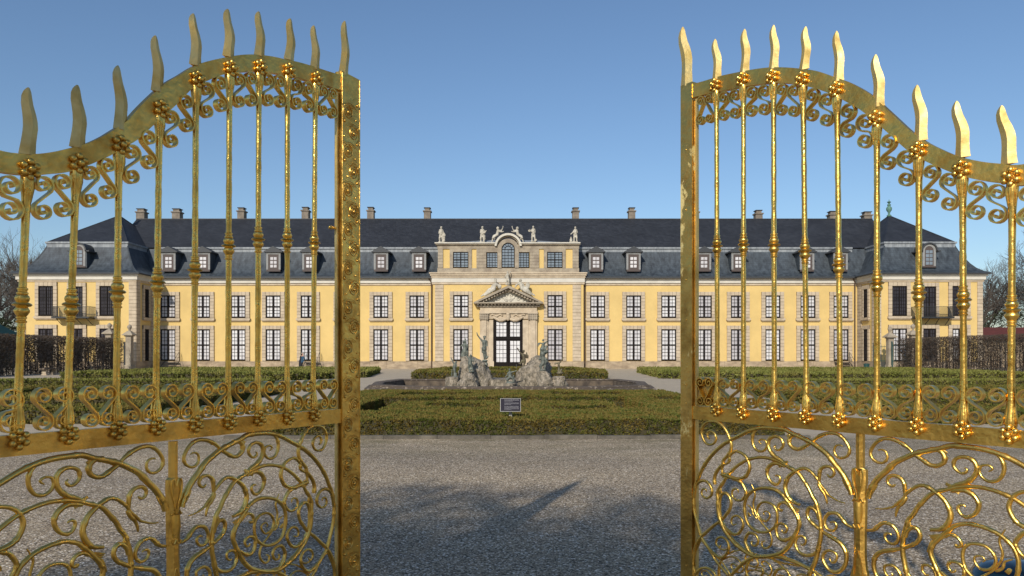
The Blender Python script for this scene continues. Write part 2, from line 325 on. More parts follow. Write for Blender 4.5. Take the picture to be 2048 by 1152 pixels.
# ------------------------------------------------------------------ ground
HOLE = [(-6.0, 33.5), (-3.5, 31.65), (3.2, 31.65), (5.8, 33.45), (6.2, 36.95), (5.6, 40.6), (-6.0, 40.6), (-6.4, 36.95)]
g = MB(); oc = [(-.2 + 900 * (x + .2) / math.hypot(x + .2, y - 36.5), 36.5 + 900 * (y - 36.5) / math.hypot(x + .2, y - 36.5)) for x, y in HOLE]
g.add([(x, y, 0) for x, y in HOLE] + [(x, y, 0) for x, y in oc], [(i, i + 8, (i + 1) % 8 + 8, (i + 1) % 8) for i in range(8)])
tag(g.build('ground', M['gravel']), 'grey gravel court and paths', None, None, 'structure')

# ------------------------------------------------------------------ the palace
D0 = 79.0                        # facade
PX = lambda px: X_(px, D0)
PZ = lambda py: Z_(py, D0)
pal = thing('palace', 'long yellow baroque palace with dark mansard roof, sandstone trim and two end pavilions', 'palace', (0, D0, 0))
PL = (-49.3, -37.6); PR = (36.4, 47.05); PF = 75.0; PB = 91.0; MBk = 93.0
EZ = 9.62
w = MB(); w.box(PL[1] - .5, PR[0] + .5, D0, MBk, 0.0, EZ - .1); w.build('wall', M['wall'], pal)
for a, b in (PL, PR):
    w = MB(); w.box(a, b, PF, PB, 0.0, EZ - .1); w.build('pavilion_wall', M['wall'], pal)
CX0, CX1, CY = X_(866, 78.45), X_(1167, 78.45), 78.45
w = MB(); w.box(CX0, CX1, CY, D0 + .2, 0, 10.1); w.build('centre_bay_wall', M['wall'], pal)
def courses(mb, x0, x1, y0, y1, z0, z1, h=0.36, gap=0.036, mi=0, mj=1, axis='z', inset=0.02):
    """stone blocks with recessed joints"""
    if axis == 'z':
        n = max(1, round((z1 - z0) / h)); dz = (z1 - z0) / n
        for i in range(n): mb.box(x0, x1, y0, y1, z0 + i * dz + gap / 2, z0 + (i + 1) * dz - gap / 2, mi)
    else:
        n = max(1, round((x1 - x0) / h)); dx = (x1 - x0) / n
        for i in range(n): mb.box(x0 + i * dx + gap / 2, x0 + (i + 1) * dx - gap / 2, y0, y1, z0, z1, mi)
    mb.box(x0 + .005, x1 - .005, y0 + inset, y1 - .001, z0 + .003, z1 - .003, mj)
# plinth of blotchy stones
ZP = 0.80
def plinth(x0, x1, y, name='plinth'):
    p = MB(); x = x0
    rnd = random.Random(int(x0 * 10))
    while x < x1 - .01:
        L = min(rnd.uniform(1.3, 2.4), x1 - x)
        if x1 - (x + L) < .5: L = x1 - x
        p.box(x + .01, x + L - .01, y - .12, y + .1, -.05, ZP - .02); x += L
    p.box(x0 + .01, x1 - .01, y - .09, y + .1, -.05, ZP - .025, 1)
    p.build(name, [M['plinth'], M['joint']], pal)
plinth(PL[1], CX0, D0); plinth(CX1, PR[0], D0)
plinth(PL[0], PL[1] + .1, PF); plinth(PR[0] - .1, PR[1], PF)
XD0, XD1 = X_(959, CY), X_(1075, CY)
plinth(CX0 - .05, XD0, CY); plinth(XD1, CX1 + .05, CY)
for x, s in ((PL[1], 1), (PR[0], -1)): p = MB(); p.box(min(x, x + .12 * s), max(x, x + .12 * s), PF - .1, D0, -.05, ZP); p.build('plinth_side', M['plinth'], pal)
# cornices
def band(x0, x1, y, z0, z1, out, m, name):
    c = MB(); c.box(x0 - out, x1 + out, y - out, y + .05, z0, z1); return c.build(name, m, pal)
ZC0, ZC1, ZC2 = 9.0, 9.55, 8.78
for a, b in ((PL[1], CX0), (CX1, PR[0])):
    c = MB(); c.box(a, b, D0 - .10, D0 + .05, ZC2, ZC0, 0); c.box(a, b, D0 - .22, D0 + .05, ZC0, ZC1 - .17, 1); c.box(a, b, D0 - .36, D0 + .05, ZC1 - .17, ZC1, 1)
    c.build('cornice', [M['stone'], M['white']], pal)
for a, b in (PL, PR):
    c = MB()
    for o, z0, z1, mi in ((.10, 8.78, 8.98, 0), (.22, 8.98, 9.36, 1), (.36, 9.36, 9.55, 1)): c.box(a - o, b + o, PF - o, PB + o, z0, z1, mi)
    c.build('pavilion_cornice', [M['stone'], M['white']], pal)
# quoins
def quoin(xc, y, wd, z1=ZC2, z0=ZP, side=0, name='quoin'):
    q = MB(); courses(q, xc - wd / 2, xc + wd / 2, y - .07, y + .02, z0, z1); q.build(name, [M['stone'], M['joint']], pal)
quoin(PL[0] + .35, PF, .68); quoin(PL[1] - .35, PF, .68); quoin(PR[0] + .25, PF, .5); quoin(PR[1] - .27, PF, .54)
for px in (878.5, 1153.5): quoin(X_(px, CY), CY, .88)
for x, s in ((PL[1], 1), (PR[0], -1)):      # on the pavilions' inner sides
    for ya, yb in ((PF - .07, PF + .75), (D0 - .95, D0 - .05)):
        q = MB(); n = 22; dz = (ZC2 - ZP) / n
        for i in range(n): q.box(min(x, x + .07 * s), max(x, x + .07 * s), ya + .004, yb, ZP + i * dz + .018, ZP + (i + 1) * dz - .018)
        q.box(min(x, x + .05 * s), max(x, x + .05 * s), ya + .01, yb - .003, ZP, ZC2 - .002, 1)
        q.build('side_quoin', [M['stone'], M['joint']], pal)
# ---- windows. local coordinates: x across, y=0 wall face (-y outward), z up from the frame's foot
WIN = {}
def make_window(key, wd, ht, sur, sill=True, cols=2, rows=4, glassm='curtain', x=0, y=0, z=0, cross=0.55, top=.38, mull=.10, name='window'):
    """stone surround > wooden frame, pane"""
    root_loc = Vector((x, y, z)) - pal.location
    if key in WIN:
        o = copy_tree(WIN[key], pal); o.location = root_loc; return o
    s = MB()
    courses(s, -wd / 2 - sur, -wd / 2, -.15, .02, 0 if sill else -.02, ht, .36)
    courses(s, wd / 2, wd / 2 + sur, -.15, .02, 0 if sill else -.02, ht, .36)
    courses(s, -wd / 2 - sur, wd / 2 + sur, -.15, .02, ht + .002, ht + top, .42, axis='x')
    if sill: s.box(-wd / 2 - sur - .08, wd / 2 + sur + .08, -.26, .02, -.24, -.03); s.box(-wd / 2 - sur, wd / 2 + sur, -.2, .02, -.34, -.242)
    o = s.build(name, [M['stone'], M['joint']], None, loc=(0, 0, 0)); o.parent = pal; o.location = root_loc
    f = MB(); e = .12
    f.box(-wd / 2, -wd / 2 + e, -.09, .0, 0, ht); f.box(wd / 2 - e, wd / 2, -.09, .0, 0, ht)
    f.box(-wd / 2 + e, wd / 2 - e, -.088, .0, 0, e + .03); f.box(-wd / 2 + e, wd / 2 - e, -.088, .0, ht - e, ht)
    f.box(-mull, mull, -.10, -.0, e, ht - e)
    zc = ht * (1 - cross) if cross else None
    if zc: f.box(-wd / 2 + e, wd / 2 - e, -.096, 0, zc - .07, zc + .07)
    def munt(x0, x1, z0, z1, nc, nr):
        for i in range(1, nc): xx = x0 + (x1 - x0) * i / nc; f.box(xx - .022, xx + .022, -.066, -.01, z0, z1)
        for i in range(1, nr): zz = z0 + (z1 - z0) * i / nr; f.box(x0, x1, -.064, -.01, zz - .022, zz + .022)
    for sx in (-1, 1):
        xa, xb = sorted((sx * mull, sx * (wd / 2 - e)))
        if zc: munt(xa, xb, e + .03, zc - .07, cols, rows); munt(xa, xb, zc + .07, ht - e, cols, rows)
        else: munt(xa, xb, e + .03, ht - e, cols, rows)
    fo = f.build('window_frame', M['frame'], None, loc=(0, 0, 0)); fo.parent = o
    g_ = MB(); g_.box(-wd / 2 + .04, wd / 2 - .04, -.035, -.012, .04, ht - .04)
    go = g_.build('pane', M[glassm], None, loc=(0, 0, 0)); go.parent = o
    WIN[key] = o; return o
Lx = [337, 406, 477, 547, 617, 690, 762, 834]; Rx = [1195, 1267, 1337, 1408, 1476, 1545, 1615, 1681]
zU0, zU1 = PZ(636), PZ(591); zL0, zL1 = PZ(721.5), PZ(658.5)
for px in Lx + Rx:
    make_window('mainU', 1.58, zU1 - zU0, .40, True, 2, 3, x=PX(px), y=D0, z=zU0, cross=.5)
    make_window('mainL', 1.58, zL1 - zL0, .40, False, 2, 4, x=PX(px), y=D0, z=zL0, cross=.5)
for px in (922, 1110):
    make_window('cenU', 1.62, zU1 - zU0, .36, True, 2, 3, x=X_(px, CY), y=CY, z=zU0, cross=.5)
    make_window('cenL', 1.62, zL1 - zL0, .36, False, 2, 4, x=X_(px, CY), y=CY, z=zL0, cross=.5)
m75 = lambda py: Z_(py, PF)
for (a, b), cs in ((PL, (93, 154, 215)), (PR, (1798, 1858, 1918))):
    for i, px in enumerate(cs):
        x = X_(px, PF)
        if i != 1:
            make_window('pavU', 1.48, m75(572) - m75(632), .36, True, 3, 8, 'glass', x=x, y=PF, z=m75(632), cross=0, mull=.05)
            make_window('pavLR' if a > 0 else 'pavL', 1.48, m75(657) - .82, .36, False, 2, 4, 'curtain' if a > 0 else 'glass', x=x, y=PF, z=.82, cross=.5)
        else:
            make_window('pavUc', 1.3, m75(573) - m75(637), .30, False, 2, 6, 'glass', x=x, y=PF, z=m75(637), cross=0, mull=.05)
            make_window('pavLc', 1.3, m75(657) - .82, .34, False, 2, 4, 'glass', x=x, y=PF, z=.82, cross=.5)
# windows on the pavilions' inner sides (turned by 90 degrees)
for (x, rz) in ((PL[1], 90), (PR[0], -90)):
    for key, z, ht, si in (('sideU', m75(633), m75(575) - m75(633), True), ('sideL', .84, m75(657) - .84, False)):
        o = make_window(key, .9, ht, .3, si, 1, 6, 'glass', x=x, y=77.0, z=z, cross=0, mull=.04); o.rotation_euler = (0, 0, R(rz))
# ---- centre bay: cornice, attic storey, arch
c = MB()
c.box(CX0 - .1, CX1 + .1, CY - .10, D0, ZC2 + .05, ZC0 + .05, 0)
c.box(CX0 - .12, CX1 + .12, CY - .14, D0, ZC0 + .05, 9.50, 1)
c.box(CX0 - .18, CX1 + .18, CY - .22, D0 + .1, 9.50, 9.72, 0); c.box(CX0 - .28, CX1 + .28, CY - .33, D0 + .1, 9.72, 9.92, 0); c.box(CX0 - .36, CX1 + .36, CY - .42, D0 + .1, 9.92, 10.06, 0)
c.build('centre_cornice', [M['stone'], M['white']], pal)
AY = 78.6; ax = lambda px: X_(px, AY); az = lambda py: Z_(py, AY)
a = MB(); a.box(ax(876), ax(1157), AY, AY + 3.6, 9.9, az(490)); a.build('attic_wall', M['wall'], pal)
b_ = MB()
b_.box(ax(875), ax(1158), AY - .10, AY + .1, 10.05, az(536.5)); b_.box(ax(875), ax(1016.3) - .72, AY - .12, AY + .1, az(498), az(490.5)); b_.box(ax(1016.3) + .72, ax(1158), AY - .12, AY + .1, az(498), az(490.5))
for p0, p1 in ((876, 886), (953, 972.5), (1059.5, 1078), (1145, 1157)):
    n = 6; z0, z1 = az(536), az(498.3)
    for i in range(n): b_.box(ax(p0), ax(p1), AY - .13, AY, z0 + (z1 - z0) * i / n + .012, z0 + (z1 - z0) * (i + 1) / n - .012)
    b_.box(ax(p0) + .01, ax(p1) - .01, AY - .11, AY, z0, z1, 1)
for p0, p1 in ((899.5, 906), (937, 943.5), (1087.5, 1094), (1125, 1131)): b_.box(ax(p0), ax(p1), AY - .115, AY, az(536), az(498.2))
for p0, p1 in ((906, 937), (1094, 1125)): b_.box(ax(p0), ax(p1), AY - .113, AY, az(504), az(498.2))
for p0, p1 in ((972.5, 996), (1035, 1059.5)): b_.box(ax(p0), ax(p1), AY - .113, AY, az(504.5), az(498.2))
b_.build('attic_stonework', [M['stone_grey'], M['joint']], pal)
top = MB()   # attic cornice, broken by the arch
for p0, p1 in ((872, 990), (1042, 1160)):
    top.box(ax(p0) - .0, ax(p1), AY - .30, AY + 3.6, az(490.5), az(488)); top.box(ax(p0) - .1, ax(p1), AY - .45, AY + 3.6, az(488), az(485.6), 1)
top.build('attic_cornice', [M['stone_grey'], M['relief']], pal)
acx = ax(1016.3); spring = az(499)
def ring(mb, r0, r1, y0, y1, cx, cz, a0=0, a1=180, n=20, mi=0):
    for i in range(n):
        t0, t1 = R(a0 + (a1 - a0) * i / n), R(a0 + (a1 - a0) * (i + 1) / n)
        poly = [(cx + r0 * math.cos(t0), cz + r0 * math.sin(t0)), (cx + r1 * math.cos(t0), cz + r1 * math.sin(t0)), (cx + r1 * math.cos(t1), cz + r1 * math.sin(t1)), (cx + r0 * math.cos(t1), cz + r0 * math.sin(t1))]
        mb.prism(poly, y0, y1, mi)
ar = MB()
rw = (ax(1029.5) - ax(1003)) / 2; ro = (ax(1043.5) - ax(989)) / 2
ring(ar, rw, rw + .42, AY - .20, AY + .2, acx, spring); ring(ar, rw + .42, ro - .2, AY - .125, AY + .3, acx, az(495.5))
ring(ar, ro - .22, ro, AY - .40, AY + 1.2, acx, az(494.5), 4, 176, 20, 1)
for s in (-1, 1): x0, x1 = sorted((acx + s * rw, acx + s * (rw + .42))); ar.box(x0, x1, AY - .2, AY + .1, az(536), spring)
for s in (-1, 1): x0, x1 = sorted((acx + s * (rw + .425), acx + s * (ro - .23))); ar.box(x0, x1, AY - .118, AY + .1, az(498), spring + .01)
ar.build('attic_arch', [M['stone_grey'], M['relief']], pal)
# attic windows
def plain_window(x, y, z, wd, ht, cols, rows, gl, cross=False, name='attic_window', arch=False):
    f = MB(); e = .08
    f.box(x - wd / 2, x - wd / 2 + e, y - .08, y, z, z + ht); f.box(x + wd / 2 - e, x + wd / 2, y - .08, y, z, z + ht)
    f.box(x - wd / 2 + e, x + wd / 2 - e, y - .078, y, z, z + e)
    if not arch: f.box(x - wd / 2 + e, x + wd / 2 - e, y - .078, y, z + ht - e, z + ht)
    for i in range(1, cols):
        xx = x - wd / 2 + wd * i / cols; q = .055 if (cross and i * 2 == cols) else .02; f.box(xx - q, xx + q, y - .07, y - .01, z + e, z + ht - (0 if arch else e))
    for i in range(1, rows):
        zz = z + ht * i / rows; q = .055 if (cross and i * 2 == rows) else .02; f.box(x - wd / 2 + e, x + wd / 2 - e, y - .068, y - .01, zz - q, zz + q)
    if arch:
        ring(f, wd / 2 - e, wd / 2, y - .08, y, x, z + ht, n=16); ring(f, wd / 4 - .03, wd / 4 + .03, y - .072, y - .01, x, z + ht, n=12)
        f.box(x - wd / 2 + e, x + wd / 2 - e, y - .074, y - .01, z + ht - .04, z + ht + .02)
        for k in range(1, 6):
            t = R(180 * k / 6); r0, r1 = wd / 4, wd / 2 - e; d = Vector((math.cos(t), 0, math.sin(t))); nn = Vector((-math.sin(t), 0, math.cos(t)))
            f.obox(Vector((x, y - .04, z + ht)) + d * (r0 + r1) / 2, d * (r1 - r0) / 2, (0, .028, 0), nn * .018)
    o = f.build(name, M['frame'], pal)
    p = MB(); p.box(x - wd / 2 + .03, x + wd / 2 - .03, y - .03, y - .012, z + .03, z + ht - (0 if arch else .03))
    if arch: p.prism([(x + (wd / 2 - .03) * math.cos(R(t)), z + ht + (wd / 2 - .03) * math.sin(R(t))) for t in range(0, 181, 15)], y - .03, y - .012)
    p.build('pane', M[gl], o); return o
for px in (921.5, 1109.5): plain_window(ax(px), AY - .02, az(535.5), ax(937) - ax(906), az(504) - az(535.5), 4, 6, 'glass_blue', True)
for px in (984.5, 1047): plain_window(ax(px), AY - .02, az(535.5), ax(996) - ax(973), az(505) - az(535.5), 4, 6, 'glass_blue')
plain_window(acx, AY - .02, az(535.5), 2 * rw, spring - az(535.5), 4, 6, 'glass_blue', arch=True)
# low lead roof behind the attic
lr = MB()
x0, x1, xm = ax(888), ax(1145), acx
lr.add([(x0, AY - .1, az(485.8)), (x1, AY - .1, az(485.8)), (xm + 2.2, AY + .9, az(478)), (xm - 2.2, AY + .9, az(478)), (x0, AY + 6, az(482)), (x1, AY + 6, az(482)), (xm + 2.2, AY + 6, az(474)), (xm - 2.2, AY + 6, az(474))],
       [(0, 1, 2, 3), (0, 3, 7, 4), (1, 5, 6, 2), (3, 2, 6, 7)])
lr.build('attic_roof', M['lead_pale'], pal)
# ---- portal
QY = CY; qx = lambda px: X_(px, QY); qz = lambda py: Z_(py, QY)
po = MB()
for p0, p1 in ((960, 976), (1057, 1074)):
    po.box(qx(p0), qx(p1), QY - .30, QY + .05, 1.0, qz(640)); po.box(qx(p0) + .16, qx(p1) - .16, QY - .42, QY - .3, 1.0, qz(641)); po.box(qx(p0) - .08, qx(p1) + .1, QY - .52, QY, 0, 1.0)
for p0, p1 in ((976.2, 986.5), (1045.5, 1056.8)): po.box(qx(p0), qx(p1), QY - .22, QY + .05, 0, qz(640))
for p0, p1 in ((977, 988), (1045, 1056)): po.prism([(qx(p0), 0), (qx(p1), 0), (qx(p1), .75), (qx((p0 + p1) / 2), 1.1), (qx(p0), 1.1)], QY - .45, QY - .225)
po.box(qx(976.2), qx(1056.8), QY - .222, QY + .05, qz(638), qz(627.4))
po.box(qx(959), qx(1075), QY - .40, QY + .05, qz(627), qz(622)); po.box(qx(960.5), qx(1073.5), QY - .34, QY + .05, qz(622), qz(614.5))
po.build('portal_frame', M['stone'], pal)
for p0, p1 in ((959.5, 977), (1056, 1074.5)):      # leafy capitals
    ca = MB(); cx = (qx(p0) + qx(p1)) / 2; hw = (qx(p1) - qx(p0)) / 2
    ca.box(cx - hw - .05, cx + hw + .05, QY - .52, QY - .1, qz(628.5), qz(627.1))
    for r_, zz in ((0, qz(637)), (1, qz(632.5))):
        for k in range(5): ca.sphere((cx - hw + .1 + (2 * hw - .2) * k / 4, QY - .45, zz), .13, 8, 6, 0, (1, .8, 1.5))
    ca.build('capital', M['stone_grey'], pal)
gar = MB()    # draped garland above the door
for s in (-1, 1):
    for k in range(12):
        t = k / 11; px = 1016 + s * (2 + 26 * t); py = 637 + 4.5 * math.sin(math.pi * t) - 2 * t
        gar.sphere((qx(px), QY - .34, qz(py)), .13 + .06 * math.sin(math.pi * t), 7, 5)
    for k in range(9): gar.sphere((qx(1016 + s * (12 + 2.6 * k)), QY - .27, qz(631 - 1.8 * math.sin(k * 1.1))), .11, 6, 5)
gar.sphere((qx(1016), QY - .42, qz(634)), .30, 10, 8, 0, (.8, .7, 1.4)); gar.sphere((qx(1016), QY - .45, qz(629)), .2, 8, 6)
gar.build('garland', M['stone'], pal, smooth=60)
pe = MB()     # pediment
L_, R_, T_ = qx(948), qx(1086), qx(1016.8)
pe.box(L_ + .35, R_ - .35, QY - .5, QY + .05, qz(614.5), qz(611.5)); pe.box(L_, R_, QY - .96, QY + .05, qz(608), qz(605.6))
pe.box(L_ + .25, R_ - .25, QY - .42, QY + .05, qz(611.5), qz(608.02))
k = 0; x = L_ + .35
while x < R_ - .4: pe.box(x, x + .17, QY - .76, QY - .42, qz(611), qz(608.05)); x += .36
for s in (-1, 1):
    a0 = Vector((L_ if s < 0 else R_, 0, qz(605.6))); a1 = Vector((T_, 0, qz(572)))
    d = (a1 - a0); ln = d.length; d.normalize(); n_ = Vector((d.z, 0, -d.x)) * (1 if s > 0 else -1)
    if n_.z < 0: n_ = -n_
    po_ = [(a0.x, a0.z), (a1.x, a1.z), (a1.x, a1.z - .28), (a0.x - s * .42, a0.z)]
    pe.prism(po_, QY - .98, QY + .05)
    po_ = [(a0.x - s * .42, a0.z + .002), (a1.x, a1.z - .282), (a1.x, a1.z - .55), (a0.x - s * .95, a0.z + .002)]
    pe.prism(po_, QY - .60, QY + .05)
    nmod = 11
    for i in range(nmod):
        t = (i + 1.6) / (nmod + 1.6); c0 = a0.lerp(a1, t) - Vector((0, 0, .38)); pe.obox((c0.x, QY - .70, c0.z), (.075, 0, .0), (0, .1, 0), (0, 0, .1))
pe.build('pediment', M['stone_grey'], pal)
ty = MB(); ty.prism([(qx(960), qz(605)), (qx(1073), qz(605)), (T_, qz(578))], QY - .12, QY + .03)
def curl(cx, cz, r, s=1, a0=0, turns=1.5, n=16):
    return [(cx + s * r * (1 - .75 * i / n) * math.cos(R(a0) + turns * 2 * math.pi * i / n), QY - .16, cz + r * (1 - .75 * i / n) * math.sin(R(a0) + turns * 2 * math.pi * i / n)) for i in range(n + 1)]
for s in (-1, 1):
    for dx, dz, r in ((.45, .62, .38), (1.05, .42, .26), (1.55, .28, .18), (.22, .25, .2), (.75, .95, .16), (2.0, .18, .1)): ty.tube(curl(T_ + s * dx, qz(605) + dz, r, s), .05, 5)
ty.sphere((T_, QY - .14, qz(605) + 1.15), .16, 8, 6)
ty.build('tympanum_relief', M['relief'], pal, smooth=50)
dr = MB(); d0, d1 = qx(986.5), qx(1045.5); dm = (d0 + d1) / 2; zt = qz(638.5)
dr.box(d0, d1, QY - .10, QY - .02, 0.12, zt)   # door boards behind the stiles
door = dr.build('door', M['frame'], pal)
dg = MB()
pz = [(qz(673), qz(644)), (qz(724), qz(682))]
for a_, b_2 in ((993, 1012.5), (1020.5, 1039.5)):
    for z0, z1 in pz: dg.box(qx(a_), qx(b_2), QY - .118, QY - .101, z0, z1)
dg.build('pane', M['curtain'], door)
df = MB()
for a_, b_2 in ((993, 1012.5), (1020.5, 1039.5)):
    for (z0, z1), nr in zip(pz, (4, 5)):
        for i in range(1, 3): xx = qx(a_) + (qx(b_2) - qx(a_)) * i / 3; df.box(xx - .022, xx + .022, QY - .135, QY - .119, z0, z1)
        for i in range(1, nr): zz = z0 + (z1 - z0) * i / nr; df.box(qx(a_), qx(b_2), QY - .134, QY - .119, zz - .022, zz + .022)
df.box(dm - .05, dm + .05, QY - .15, QY - .101, .15, zt); df.box(d0, d1, QY - .16, QY - .101, qz(679), qz(676.5))
for a_, b_2 in ((993, 1012.5), (1020.5, 1039.5)): df.box(qx(a_), qx(b_2), QY - .12, QY - .101, qz(735), qz(728))
df.build('glazing_bar', M['frame'], door)
st = MB(); st.box(d0 - .5, d1 + .5, QY - .9, QY, -.02, .12); st.build('doorstep', M['stone_grey'], pal)
# ---- roofs
PROF = [(0, 0), (.45, .16), (.95, .55), (1.35, 1.05), (1.75, 1.75), (2.1, 2.5), (2.4, 3.25)]
OV = .55; RZ = EZ; BZ = RZ + 3.25
def strip(mb, x0, x1, prof, y_eave, sgn, z0, mi=0, nx=1):
    vs = []; fs = []
    for s, h in prof:
        for x in (x0, x1): vs.append((x, y_eave + sgn * s, z0 + h))
    for i in range(len(prof) - 1): fs.append((2 * i, 2 * i + 1, 2 * i + 3, 2 * i + 2) if sgn > 0 else (2 * i, 2 * i + 2, 2 * i + 3, 2 * i + 1))
    mb.add(vs, fs, mi)
xa, xb = (PL[0] + PL[1]) / 2 + .4, (PR[0] + PR[1]) / 2 - .4
for a_, b_2 in ((xa, ax(876.2)), (ax(1156.8), xb)):
    m1 = MB(); strip(m1, a_, b_2, PROF, D0 - OV, 1, RZ); m1.build('mansard', M['lead'], pal, smooth=60)
m1 = MB(); strip(m1, xa, xb, PROF, MBk + OV, -1, RZ); m1.build('mansard', M['lead'], pal, smooth=60)
RY, RH = 86.0, 17.0
u = MB(); yb_ = D0 - OV + 2.3; yk = MBk + OV - 2.3
u.add([(xa, yb_, BZ + .12), (xb, yb_, BZ + .12), (xb, RY, RH), (xa, RY, RH), (xa, yk, BZ + .12), (xb, yk, BZ + .12)], [(0, 1, 2, 3), (3, 2, 5, 4)])
u.tube([(xa, RY, RH), (xb, RY, RH)], .09, 6); roof = u.build('roof', M['slate'], pal)
fl = MB()
for a_, b_2 in ((PL[1] - .2, ax(876)), (ax(1157), PR[0] + .2)):
    fl.box(a_, b_2, yb_ - .16, yb_ + .3, BZ - .02, BZ + .16); fl.box(a_, b_2, yb_ - .04, yb_ + .3, BZ - .42, BZ - .02)
fl.build('roof_ledge', M['lead_pale'], pal)
gu = MB()
for a_, b_2 in ((PL[1] - .1, CX0 - .2), (CX1 + .2, PR[0] + .1)): gu.box(a_, b_2, D0 - OV - .08, D0, RZ - .14, RZ + .02)
gu.build('gutter', M['soffit'], pal)
for a_, b_2, ap in ((PL[0], PL[1], None), (PR[0], PR[1], None)):
    cx = (a_ + b_2) / 2; e0 = (a_ - OV, b_2 + OV, PF - OV, PB + OV); mb = MB(); vs = []; fs = []
    for s, h in PROF: vs += [(e0[0] + s, e0[2] + s, RZ + h), (e0[1] - s, e0[2] + s, RZ + h), (e0[1] - s, e0[3] - s, RZ + h), (e0[0] + s, e0[3] - s, RZ + h)]
    for i in range(len(PROF) - 1):
        for k in range(4): fs.append((4 * i + k, 4 * i + (k + 1) % 4, 4 * i + 4 + (k + 1) % 4, 4 * i + 4 + k))
    mb.add(vs, fs)
    for k in range(4):     # rolled hips
        mb.tube([vs[4 * i + k] for i in range(len(PROF))], .07, 5)
    mb.build('pavilion_mansard', M['lead'], pal, smooth=40)
    s = 2.28; q = [(e0[0] + s, e0[2] + s), (e0[1] - s, e0[2] + s), (e0[1] - s, e0[3] - s), (e0[0] + s, e0[3] - s)]
    up = MB(); apx = (cx, 83.0, 16.85); pr = [(x, y, BZ + .12) for x, y in q]
    up.add(pr + [apx], [(0, 1, 4), (1, 2, 4), (2, 3, 4), (3, 0, 4)])
    for c_ in pr: up.tube([c_, apx], .06, 5)
    up.build('pavilion_roof', M['slate'], pal)
    le = MB()
    le.box(q[0][0] - .14, q[1][0] + .14, q[0][1] - .14, q[2][1] + .14, BZ - .02, BZ + .16); le.box(q[0][0] - .04, q[1][0] + .04, q[0][1] - .04, q[2][1] + .04, BZ - .42, BZ - .02)
    le.build('pavilion_ledge', M['lead_pale'], pal)
    gg = MB(); gg.box(a_ - OV - .06, b_2 + OV + .06, PF - OV - .06, PB + OV + .06, RZ - .1, RZ + .01); gg.build('gutter', M['soffit'], pal)
    fi = MB(); h = [(.22, 0), (.25, .12), (.10, .25), (.12, .45), (.28, .7), (.30, .95), (.14, 1.15), (.20, 1.3), (.08, 1.45), (.22, 1.62), (.06, 1.7), (.02, 1.9)]
    fi.lathe((cx, 83, 16.75), h, 10); fi.build('finial', M['copper'], pal, smooth=50)
# chimneys
for px, wd, top_ in ((284, 1.15, 417), (355, 1.1, 417), (484, .95, 415), (612, .95, 414), (742, .9, 414), (855, .9, 415), (1151, .9, 415), (1263, .9, 415), (1390, .9, 417), (1516, .95, 420), (1665, 1.15, 422), (1733, 1.1, 423)):
    Y = 86.6; x = X_(px, Y); zt = Z_(top_, Y); cm = MB(); h = wd * .41
    cm.box(x - h, x + h, Y - .45, Y + .45, 15.6, zt - .55); cm.box(x - h - .10, x + h + .10, Y - .55, Y + .55, zt - .55, zt - .42); cm.box(x - h + .1, x + h - .1, Y - .38, Y + .38, zt - .42, zt - .14, 0)
    cm.box(x - h, x + h, Y - .46, Y + .46, zt - .14, zt - .06, 1); cm.build('chimney', [M['chim'], M['cap']], pal)
# dormers
DZ0, DZ1 = Z_(543, 79.0), Z_(505, 79.0)
DM = None
def dormer_master():
    x, y = 0, 0; wd = 1.5; ht = DZ1 - DZ0; b = MB()
    b.box(-wd / 2, wd / 2, .06, 2.6, .2, ht, 1)       # lead cheeks
    b.box(-wd / 2 + .02, wd / 2 - .02, -.04, .06, 0, .2, 2)
    b.box(-wd / 2, -wd / 2 + .2, -.05, .06, .2, ht, 0); b.box(wd / 2 - .2, wd / 2, -.05, .06, .2, ht, 0); b.box(-wd / 2 + .2, wd / 2 - .2, -.05, .06, ht - .2, ht, 0)
    o = b.build('dormer', [M['dormer'], M['lead'], M['dormer_wood']], None, loc=(0, 0, 0))
    r = MB(); r.prism([(-.98, ht), (.98, ht), (.98, ht + .1), (0, ht + .66), (-.98, ht + .1)], -.22, 3.0); ro_ = r.build('dormer_roof', M['soffit'], None, loc=(0, 0, 0)); ro_.parent = o
    f = MB(); f.box(-.55, .55, -.015, .05, .2, ht - .2)
    fo = f.build('window_frame', M['dormer_wood'], None, loc=(0, 0, 0)); fo.parent = o
    p = MB()
    for i in range(2):
        for j in range(3): p.box(-.33 + .37 * i, -.33 + .37 * i + .29, -.03, -.016, .42 + .40 * j, .42 + .40 * j + .29)
    po_ = p.build('pane', M['curtain'], None, loc=(0, 0, 0)); po_.parent = o; return o
for px in (337, 406, 547, 619, 762, 838, 1192, 1267, 1408, 1477, 1614, 1681):
    if DM is None: DM = dormer_master(); o = DM; o.parent = pal
    else: o = copy_tree(DM, pal)
    o.location = Vector((X_(px, 79.0), 79.0, DZ0)) - pal.location
